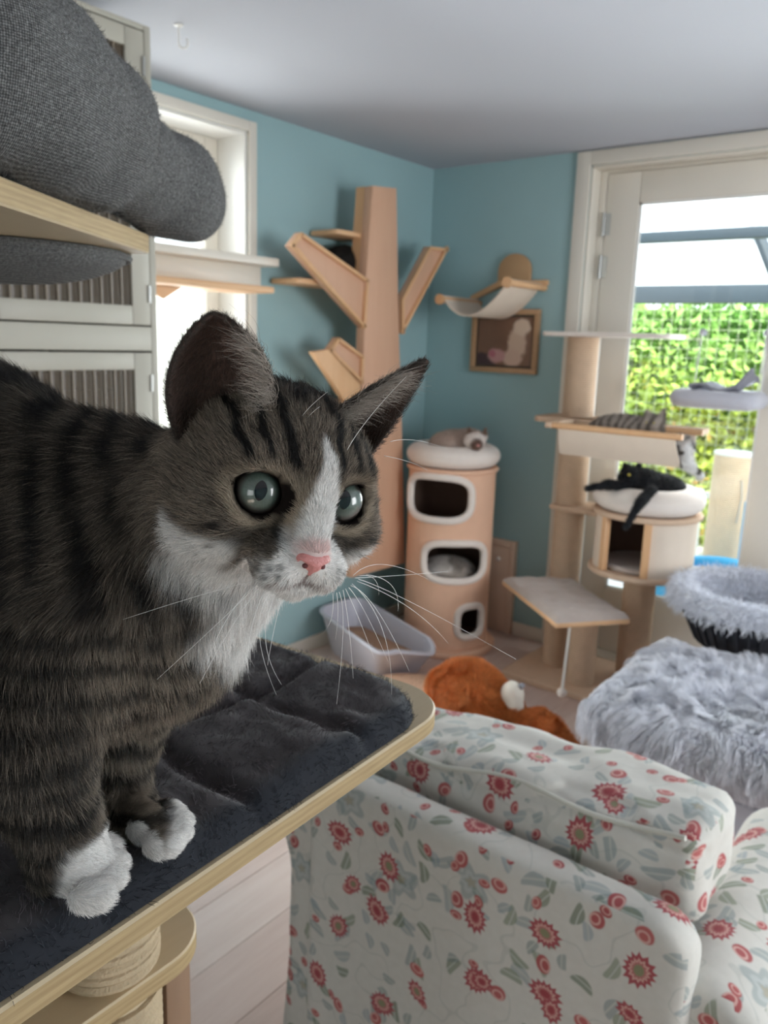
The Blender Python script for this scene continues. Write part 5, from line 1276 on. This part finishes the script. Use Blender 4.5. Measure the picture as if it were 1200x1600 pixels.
Nv = vert_normals(Vc, Fc)
if ((Vc-Vc.mean(0))*Nv).sum(1).mean() < 0: Nv = -Nv; 
fac = -(Nv*unit(pr)).sum(1); vis_w = np.where(fac > -.35, 1.0, .15)*np.where(pxv < -120, .35, 1.0)
hdist = np.linalg.norm(hl(Vc), axis=1); vis_w = vis_w*np.where((hdist < 6.2) & (fac > -.4), 1.9, 1.0)
NH = 330000
P, N = scatter(Vc, Fc, NH, rc, vis_w)
if ((P-Vc.mean(0))*N).sum(1).mean() < 0: N = -N
q = hl(P); ex = np.abs(q[:, 0])-2.15; ed = np.sqrt((ex/1.12)**2+((q[:, 1]-.36)/1.05)**2)
ok = ~((ed < 1.10) & (q[:, 2] > .3)); ok &= ~((np.abs(q[:, 0]) < .66+.2*(q[:, 1]+1.9)) & (np.abs(q[:, 1]+1.78) < .5) & (q[:, 2] > 4.2)); ok &= P[:, 2] > MATZ-.002
P, N, q = P[ok], N[ok], q[ok]; rn = rc.random(len(P))
T, L, hd = hair_field(P, N); T = unit(T-N*(T*N).sum(1, keepdims=True)*1.0)
jit = rc.normal(size=P.shape)*.16; cl = np.stack([vnoise(P, 210, i)-.5 for i in (31, 32, 33)], 1)*.75
lift = np.where(hd > .5, .28, .42)[:, None]
D0 = unit(T+N*(lift+.25)+jit+cl*.7); D1 = unit(T+N*lift*.35+jit+cl+np.array([0, 0, -.12]))
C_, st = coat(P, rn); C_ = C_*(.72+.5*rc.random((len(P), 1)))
o = strands('fur', P, D0, D1, L*(.7+.5*rc.random(len(P))), np.clip(C_, 0, 1), 'fur', ct, .00009, .00002, 5); o['kind'] = 'stuff'
# ear fur: short outside, wispy tufts from the inner edge
eP, eD0, eD1, eL, eC = [], [], [], [], []
for e, s in ((earL, -1), (earR, 1)):
    W, F, k, N_, W0, (nu, nv) = e
    Fo = F[(F >= k).all(1)]-k; Pn, Nn = scatter(W[k:], Fo, 9000, rc); bkd = N_.mean(0); Nn = np.where(((Nn @ bkd) < 0)[:, None], -Nn, Nn)
    tipd = unit(hw(5.2*s, 7.2, .6)-Pn); eP.append(Pn); eD0.append(unit(tipd+.35*Nn+.2*rc.normal(size=Pn.shape))); eD1.append(unit(tipd+.1*Nn+.3*rc.normal(size=Pn.shape))); eL.append(.0035+.002*rc.random(len(Pn)))
    eC.append(np.array(lin('#4a423c'))*(.5+.8*rc.random((len(Pn), 1))))
    Fi = F[(F < k).all(1)]; Pi, Ni = scatter(W[:k], Fi, 5000, rc); Ni = np.where(((Ni @ bkd) > 0)[:, None], -Ni, Ni); tipd = unit(hw(5.2*s, 7.2, .6)-Pi)
    eP.append(Pi); eD0.append(unit(tipd+.2*Ni+.25*rc.normal(size=Pi.shape))); eD1.append(unit(tipd+.1*Ni+.3*rc.normal(size=Pi.shape))); eL.append(.002+.002*rc.random(len(Pi))); eC.append(np.array(lin('#5d4d46'))*(.5+.7*rc.random((len(Pi), 1))))
    # tufts
    j = rc.integers(0, int(nv*.75), 900); Pt = W0[j]+rc.normal(size=(900, 3))*.0012; out_ = unit((hw(5.0*s, 3.0, 0)-hw(1.6*s, 4.0, 0))); fwd = HZ_
    eP.append(Pt); eD0.append(unit(out_*.5+HY_*.55+fwd*.5+.3*rc.normal(size=Pt.shape))); eD1.append(unit(out_*1.0+HY_*.35-fwd*.1+.35*rc.normal(size=Pt.shape))); eL.append(.008+.014*rc.random(900)); eC.append(np.array(lin('#b3a79c'))*(.5+.6*rc.random((900, 1))))
    # fine hairs along both rims
    rim = np.array([j for j in range(nv-1)]+[(nu-1)*nv+j for j in range(nv-1)]); rr2 = rc.integers(0, len(rim), 2600); Pr = W0[rim[rr2]]+rc.normal(size=(2600, 3))*.0007
    od = unit(Pr-hw(3.6*s, 4.2, 0)); eP.append(Pr); eD0.append(unit(od+HY_*.6+.3*rc.normal(size=Pr.shape))); eD1.append(unit(od*.6+HY_+.3*rc.normal(size=Pr.shape))); eL.append(.002+.0022*rc.random(2600)); eC.append(np.array(lin('#453c36'))*(.4+.9*rc.random((2600, 1))))
o = strands('ear_fur', np.concatenate(eP), np.concatenate(eD0), np.concatenate(eD1), np.concatenate(eL), np.clip(np.concatenate(eC), 0, 1), 'fur', ct, .00007, .00002, 4); o['kind'] = 'stuff'
# ---- eyes
t = NT('green grey iris'); v = t.coord('Object'); s = t.node('ShaderNodeSeparateXYZ', ins={0: v})
rr3 = t.math('SQRT', t.math('ADD', t.math('POWER', s.outputs[0], 2), t.math('POWER', s.outputs[1], 2)))
an = t.math('ARCTAN2', s.outputs[1], s.outputs[0]); cv = t.node('ShaderNodeCombineXYZ', ins={0: t.math('COSINE', an), 1: t.math('SINE', an), 2: t.math('MULTIPLY', rr3, 60.0)})
fib = t.noise(9, 4, cv.outputs[0], .7); irc = t.mix(fib, lin('#3a443e'), lin('#5d6b61'))
irc = t.mix(t.node('ShaderNodeMapRange', ins={'Value': rr3, 'From Min': .0070, 'From Max': .0088}).outputs[0], irc, lin('#2c2a27')); irc = t.mix(t.node('ShaderNodeMapRange', ins={'Value': rr3, 'From Min': .0091, 'From Max': .0098}).outputs[0], irc, lin('#120d0b'))
t.set('Base Color', irc); t.set('Roughness', .35); t.set('Coat Weight', 1.0); t.set('Coat Roughness', .02); MATS['iris'] = t.m
t = NT('black pupil'); t.set('Base Color', (.004, .004, .005, 1)); t.set('Roughness', .05); t.set('Coat Weight', 1.0); MATS['pupil'] = t.m
simple('noseskin', 'pink nose leather', '#c98480', .4, .08, 300, .3, 900); simple('nostril', 'dark nostril', '#5a2a2a', .6, .1)
t = NT('white whisker'); t.set('Base Color', (.9, .89, .87, 1)); t.set('Roughness', .4); MATS['whisker'] = t.m
for s in (-1, 1):
    c = hw(2.06*s, .30, 1.96); r = .0112; aim = np.array(CC)-c; aim = unit(unit(aim)+(.12 if s < 0 else .26)*CR+.0*CU); zax = Vector(aim); xa_ = Vector(unit(np.cross(HY_, aim))); ya_ = zax.cross(xa_)
    mw = Matrix((xa_, ya_, zax)).transposed()
    e = MB().lathe([(r*sin(a), -r*cos(a)) for a in np.linspace(.001, pi-.001, 28)], (0, 0, 0), 36).build('eye', 'iris', None, smooth=180)
    e.parent = ct; e.matrix_local = Matrix.Translation(Vector(c)-ct.location) @ mw.to_4x4()
    pv = []; nr, na = 6, 28
    for i in range(nr+1):
        for j in range(na):
            a = 2*pi*j/na; x_, y_ = .0027*i/nr*cos(a), .0045*i/nr*sin(a)*(1-.12*abs(cos(a))); pv.append((x_, y_, sqrt(r*r-x_*x_-y_*y_)+.00012))
    pf = [(i*na+j, i*na+(j+1) % na, (i+1)*na+(j+1) % na, (i+1)*na+j) for i in range(nr) for j in range(na)]
    p_ = MB().add(pv, pf).build('pupil', 'pupil', None, smooth=180); p_.parent = e
# ---- nose
def f_nose(P):
    q = hl(P).astype(np.float32); ax = np.abs(q[..., 0]); qs = np.stack([ax, q[..., 1], q[..., 2]], -1)
    h = s_ell(qs, (.36, -1.66, 4.62), (.46, .34, .42)); h = smin(h, s_ell(q, (0, -1.75, 4.78), (.5, .40, .36)), .2); h = smin(h, s_cone(q, (0, -1.85, 4.78), (0, -2.35, 4.66), .30, .10), .2)
    h = ssub(h, s_cone(qs, (.30, -1.93, 5.10), (.66, -1.80, 4.85), .10, .12), .12); h = ssub(h, s_cone(q, (0, -1.95, 5.18), (0, -2.5, 4.95), .03, .03), .12)
    return h*.01
cN = hw(0, -1.8, 4.7); Vn, Fn = surf_nets(f_nose, cN-.012, cN+.012, .0005); mesh_obj('nose', Vn, Fn, 'noseskin', ct, smooth=180)
for s in (-1, 1):
    MB().lathe([(.0013*sin(a), .0013*cos(a)) for a in np.linspace(.001, pi-.001, 8)], tuple(hw(.43*s, -1.90, 4.86)), 10).build('nostril', 'nostril', ct)
# ---- whiskers: root pixel, bend, tip, depths
wsk = [((560, 905), (650, 945), (806, 1030), .355, .40), ((558, 908), (640, 950), (700, 1005), .355, .39), ((555, 903), (610, 900), (700, 893), .357, .40), ((552, 899), (600, 882), (668, 905), .357, .39),
       ((548, 915), (590, 955), (640, 1050), .352, .385), ((545, 918), (572, 960), (607, 1035), .352, .38), ((540, 920), (560, 965), (585, 1030), .35, .375), ((536, 922), (545, 980), (552, 1060), .35, .37), ((530, 925), (536, 985), (526, 1100), .35, .37), ((526, 926), (528, 960), (524, 1000), .35, .36),
       ((562, 900), (585, 905), (592, 930), .357, .37), ((572, 898), (612, 915), (622, 955), .357, .372), ((550, 912), (598, 985), (612, 1085), .352, .385), ((520, 927), (518, 965), (504, 990), .35, .36),
       ((400, 905), (378, 890), (352, 875), .362, .36), ((402, 912), (355, 960), (245, 1062), .36, .35), ((398, 908), (330, 925), (192, 968), .362, .35), ((408, 918), (368, 970), (312, 1068), .36, .35), ((414, 922), (392, 985), (388, 1052), .36, .352), ((422, 926), (405, 990), (432, 1086), .358, .355), ((430, 930), (415, 1000), (440, 1070), .358, .355), ((396, 915), (350, 975), (322, 1045), .36, .352), ((440, 934), (428, 985), (418, 1040), .357, .355),
       ((455, 716), (462, 665), (512, 612), .362, .36), ((459, 712), (470, 668), (500, 635), .362, .362), ((540, 708), (575, 655), (635, 588), .368, .375), ((600, 712), (640, 722), (668, 735), .385, .39), ((610, 690), (650, 688), (700, 702), .385, .40)]
for a, b, c, d0, d1 in wsk:
    A, B, C2 = at(*a, d0), at(*b, (d0+d1)/2), at(*c, d1); pth = [(1-s)**2*A+2*s*(1-s)*(2*B-.5*A-.5*C2)+s*s*C2 for s in np.linspace(0, 1, 14)]
    MB().tube(pth, list(np.linspace(.00014, .00005, 14)), 5).build('whisker', 'whisker', ct, smooth=180)
# ================================================================== the other cats in the room
def small_cat(name, label, prims, col, loc, h=.008, fur_n=9000, fur_l=.012, k=.02, clip=None, eyes=(), eye_col='#c9b84a', nose=None):
    c = thing(name, label, 'cat', loc, 'cats resting around the room')
    def f(P):
        d = None
        for p in prims:
            e = s_ell(P, p[1], p[2]) if p[0] == 'e' else s_cone(P, p[1], p[2], p[3], p[4]); kk = p[-1] if isinstance(p[-1], tuple) and p[-1][0] == 'k' else None
            d = e if d is None else smin(d, e, k if p[0] == 'e' else min(k, .012))
        if clip is not None: d = np.maximum(d, clip-P[..., 2])
        return d
    allp = [np.array(q) for p in prims for q in (([np.array(p[1])-np.array(p[2]), np.array(p[1])+np.array(p[2])]) if p[0] == 'e' else [np.array(p[1])-p[3], np.array(p[1])+p[3], np.array(p[2])-p[4], np.array(p[2])+p[4]])]
    V, F = surf_nets(f, np.min(allp, 0)-.02, np.max(allp, 0)+.02, h); V = project_sdf(f, V, 1)
    r = np.random.default_rng(len(label)); mesh_obj('body', V, F, 'hide', c, smooth=180, cols=np.clip(col(V, np.full(len(V), .5)), 0, 1), recalc=False)
    P, N = scatter(V, F, fur_n, r)
    if ((P-V.mean(0))*N).sum(1).mean() < 0: N = -N
    if clip is not None: q = P[:, 2] > clip+.004; P, N = P[q], N[q]
    fl = np.stack([vnoise(P, 30, i)-.5 for i in (1, 2, 3)], 1)*1.4; T = fl+np.array([.1, .3, -.35]); T = T-N*(T*N).sum(1, keepdims=True)
    cc = col(P, r.random(len(P)))*(.7+.5*r.random((len(P), 1)))
    o = strands('fur', P, unit(T+.7*N+.2*r.normal(size=P.shape)), unit(T+.2*N+.25*r.normal(size=P.shape)), fur_l*(.7+.5*r.random(len(P))), np.clip(cc, 0, 1), 'fur', c, .0007, .0002, 4); o['kind'] = 'stuff'
    for e, rad in eyes:
        MB().lathe([(rad*sin(a), -rad*cos(a)) for a in np.linspace(.001, pi-.001, 10)], tuple(e), 12).build('eye', 'eye_'+eye_col, c, smooth=180)
    if nose is not None: MB().lathe([(.008*sin(a), -.006*cos(a)) for a in np.linspace(.001, pi-.001, 8)], tuple(nose), 10).build('nose', 'noseskin', c, smooth=180)
    return c
for e_ in ('#c9b84a', '#7fa8c0'): simple('eye_'+e_, 'cat eye', e_, .1, 0)
A3 = np.array
def flat(c1, amp=.25): 
    b = A3(lin(c1)); return lambda P, r: b*(1-amp+2*amp*vnoise(P, 40, 3)[:, None])*(.8+.4*r[:, None])
# black cat resting on the climbing tree shelf
Yb = TY+.15; b0 = ony(545, 420, Yb); zsh = zs2+.002
small_cat('cat', 'black cat resting on the climbing tree shelf behind the left branch', [
    ('e', (b0[0]-.03, Yb, zsh+.085), (.12, .078, .088)), ('e', (b0[0]-.11, Yb, zsh+.07), (.08, .07, .07)), ('e', (b0[0]+.06, Yb-.02, zsh+.12), (.045, .042, .04)),
    ('c', (b0[0]+.032, Yb-.03, zsh+.15), (b0[0]+.027, Yb-.03, zsh+.182), .014, .004), ('c', (b0[0]+.07, Yb-.01, zsh+.15), (b0[0]+.075, Yb-.01, zsh+.182), .014, .004),
    ('c', (b0[0]-.16, Yb-.03, zsh+.03), (b0[0]-.27, Yb-.05, zsh+.012), .018, .012)], flat('#23211f'), (b0[0], Yb, zsh), clip=zsh, eyes=((A3([b0[0]+.03, Yb-.058, zsh+.125]), .006), (A3([b0[0]+.07, Yb-.06, zsh+.125]), .006)))
# pale cat curled on top of the barrel
zb = BEDZ-.004
def col_pale(P, r):
    c = A3(lin('#cbb9ad'))*(.85+.3*vnoise(P, 30, 2)[:, None]); hd_ = np.linalg.norm(P-hp_, axis=1); c = np.where((hd_ < .07)[:, None], A3(lin('#e5dcd6')), c)
    face = np.linalg.norm(P-(hp_+A3([-.035, -.035, -.012])), axis=1); w = sstep(.042, .022, face)[:, None]; c = c*(1-w)+A3(lin('#6b554c'))*w
    for ee in ears_: w = sstep(.03, .018, np.linalg.norm(P-ee, axis=1))[:, None]; c = c*(1-w)+A3(lin('#7a6459'))*w
    sdl = sstep(.06, .02, np.abs(P[:, 2]-(zb+.095)))[:, None]*.35*(hd_ > .07)[:, None]; return (c*(1-sdl)+A3(lin('#a58f83'))*sdl)*(.85+.3*r[:, None])
hp_ = at(742, 690, proj((BC[0], BC[1], zb))[2]-.17); hp_[2] = max(hp_[2], zb+.05)
ears_ = [hp_+A3([.02, .045, .045]), hp_+A3([.055, -.02, .045])]
small_cat('cat', 'pale cat with a dark face mask curled on top of the cat barrel', [
    ('e', (BC[0]+.03, BC[1]+.01, zb+.055), (.14, .13, .07)), ('e', (BC[0]+.07, BC[1]-.05, zb+.075), (.09, .08, .06)), ('e', hp_, (.05, .05, .044)), ('e', hp_+A3([-.035, -.035, -.012]), (.022, .022, .02)),
    ('c', ears_[0]-A3([0, 0, .02]), ears_[0]+A3([0, .005, .018]), .018, .004), ('c', ears_[1]-A3([0, 0, .02]), ears_[1]+A3([.005, 0, .018]), .018, .004)], col_pale, (BC[0], BC[1], zb), clip=zb,
    eyes=((hp_+A3([-.042, -.008, .006]), .006), (hp_+A3([-.01, -.043, .006]), .006)), eye_col='#7fa8c0', nose=hp_+A3([-.051, -.051, -.01]))
# grey and white cat asleep inside the barrel
zi = .352
def col_gw(P, r):
    w = sstep(.45, .6, vnoise(P, 14, 5))[:, None]; return (A3(lin('#a49a92'))*(1-w)+A3(lin('#dcd5cf'))*w)*(.8+.35*r[:, None])
small_cat('cat', 'grey and white cat asleep inside the middle hole of the barrel', [
    ('e', (BC[0]-.03, BC[1]-.02, zi+.06), (.15, .14, .065)), ('e', (BC[0]-.10, BC[1]-.12, zi+.055), (.05, .05, .042)),
    ('c', (BC[0]-.09, BC[1]-.145, zi+.08), (BC[0]-.085, BC[1]-.155, zi+.115), .016, .004), ('c', (BC[0]-.12, BC[1]-.10, zi+.08), (BC[0]-.13, BC[1]-.095, zi+.115), .016, .004)], col_gw, (BC[0]-.03, BC[1]-.02, zi), clip=zi+.0, eyes=((A3([BC[0]-.145, BC[1]-.14, zi+.06]), .005), (A3([BC[0]-.12, BC[1]-.165, zi+.06]), .005)))
# tabby with white legs in the hammock
hz0 = HZ
def col_tab(P, r):
    s = .5+.5*np.sin(2*pi*(P[:, 1]/.035+vnoise(P, 18, 2))); w = sstep(.5, .8, s)[:, None]; c = A3(lin('#a3988f'))*(1-w)+A3(lin('#6b625b'))*w
    low = sstep(hz0-.0, hz0-.05, P[:, 2])[:, None]*(P[:, 1] < 1.10)[:, None]; c = c*(1-low)+A3(lin('#dcdad8'))*low; sp = (vnoise(P, 40, 8) > .68)[:, None]*low; return (c*(1-sp)+A3(lin('#5a5550'))*sp)*(.8+.4*r[:, None])
xh = 3.45; yh = 1.205
small_cat('cat', 'grey tabby cat lying in the cream hammock with a leg hanging out', [
    ('e', (xh, 1.34, hz0-.012), (.075, .17, .075)), ('e', (xh-.02, yh+.01, hz0+.035), (.045, .048, .040)), ('c', (xh-.015, yh-.02, hz0+.062), (xh-.01, yh-.03, hz0+.105), .018, .004), ('c', (xh-.02, yh+.035, hz0+.06), (xh-.02, yh+.045, hz0+.098), .018, .004),
    ('e', (xh, 1.10, hz0-.05), (.05, .06, .05)), ('c', (xh-.03, 1.075, hz0-.06), (xh-.05, 1.045, hz0-.115), .032, .026), ('c', (xh-.05, 1.045, hz0-.115), (xh-.06, .985, hz0-.155), .022, .015)], col_tab, (xh, 1.3, hz0-.1),
    eyes=((A3([xh-.058, yh-.005, hz0+.042]), .005), (A3([xh-.058, yh+.025, hz0+.042]), .005)))
# black cat sprawled on the den bed
dd = proj((CP[0], CP[1], DENZ))[2]
Q = lambda x, y, o=0.0: at(x, y, dd+o)
hb_ = Q(984, 742, -.10)
small_cat('cat', 'black cat sprawled on the round den bed with its tail hanging down', [
    ('e', Q(1028, 758, -.02), (.10, .12, .052)), ('e', Q(1005, 750, -.06), (.07, .07, .055)), ('e', hb_, (.045, .042, .040)), ('e', hb_+A3([-.03, .02, -.012]), (.022, .022, .018)),
    ('c', Q(998, 728, -.09), Q(1001, 720, -.09), .014, .004), ('c', Q(977, 729, -.10), Q(974, 722, -.10), .012, .004),
    ('c', Q(1000, 762, -.10), Q(952, 757, -.14), .026, .02), ('c', Q(952, 757, -.14), Q(918, 763, -.16), .02, .012),
    ('c', Q(1018, 768, -.19), Q(1000, 785, -.27), .024, .019), ('c', Q(1000, 785, -.27), Q(978, 824, -.29), .018, .011)], flat('#1f2023', .3), (CP[0], CP[1], DENZ), eyes=((hb_+A3([-.040, -.012, .006]), .007), (hb_+A3([-.035, .026, .006]), .006)))
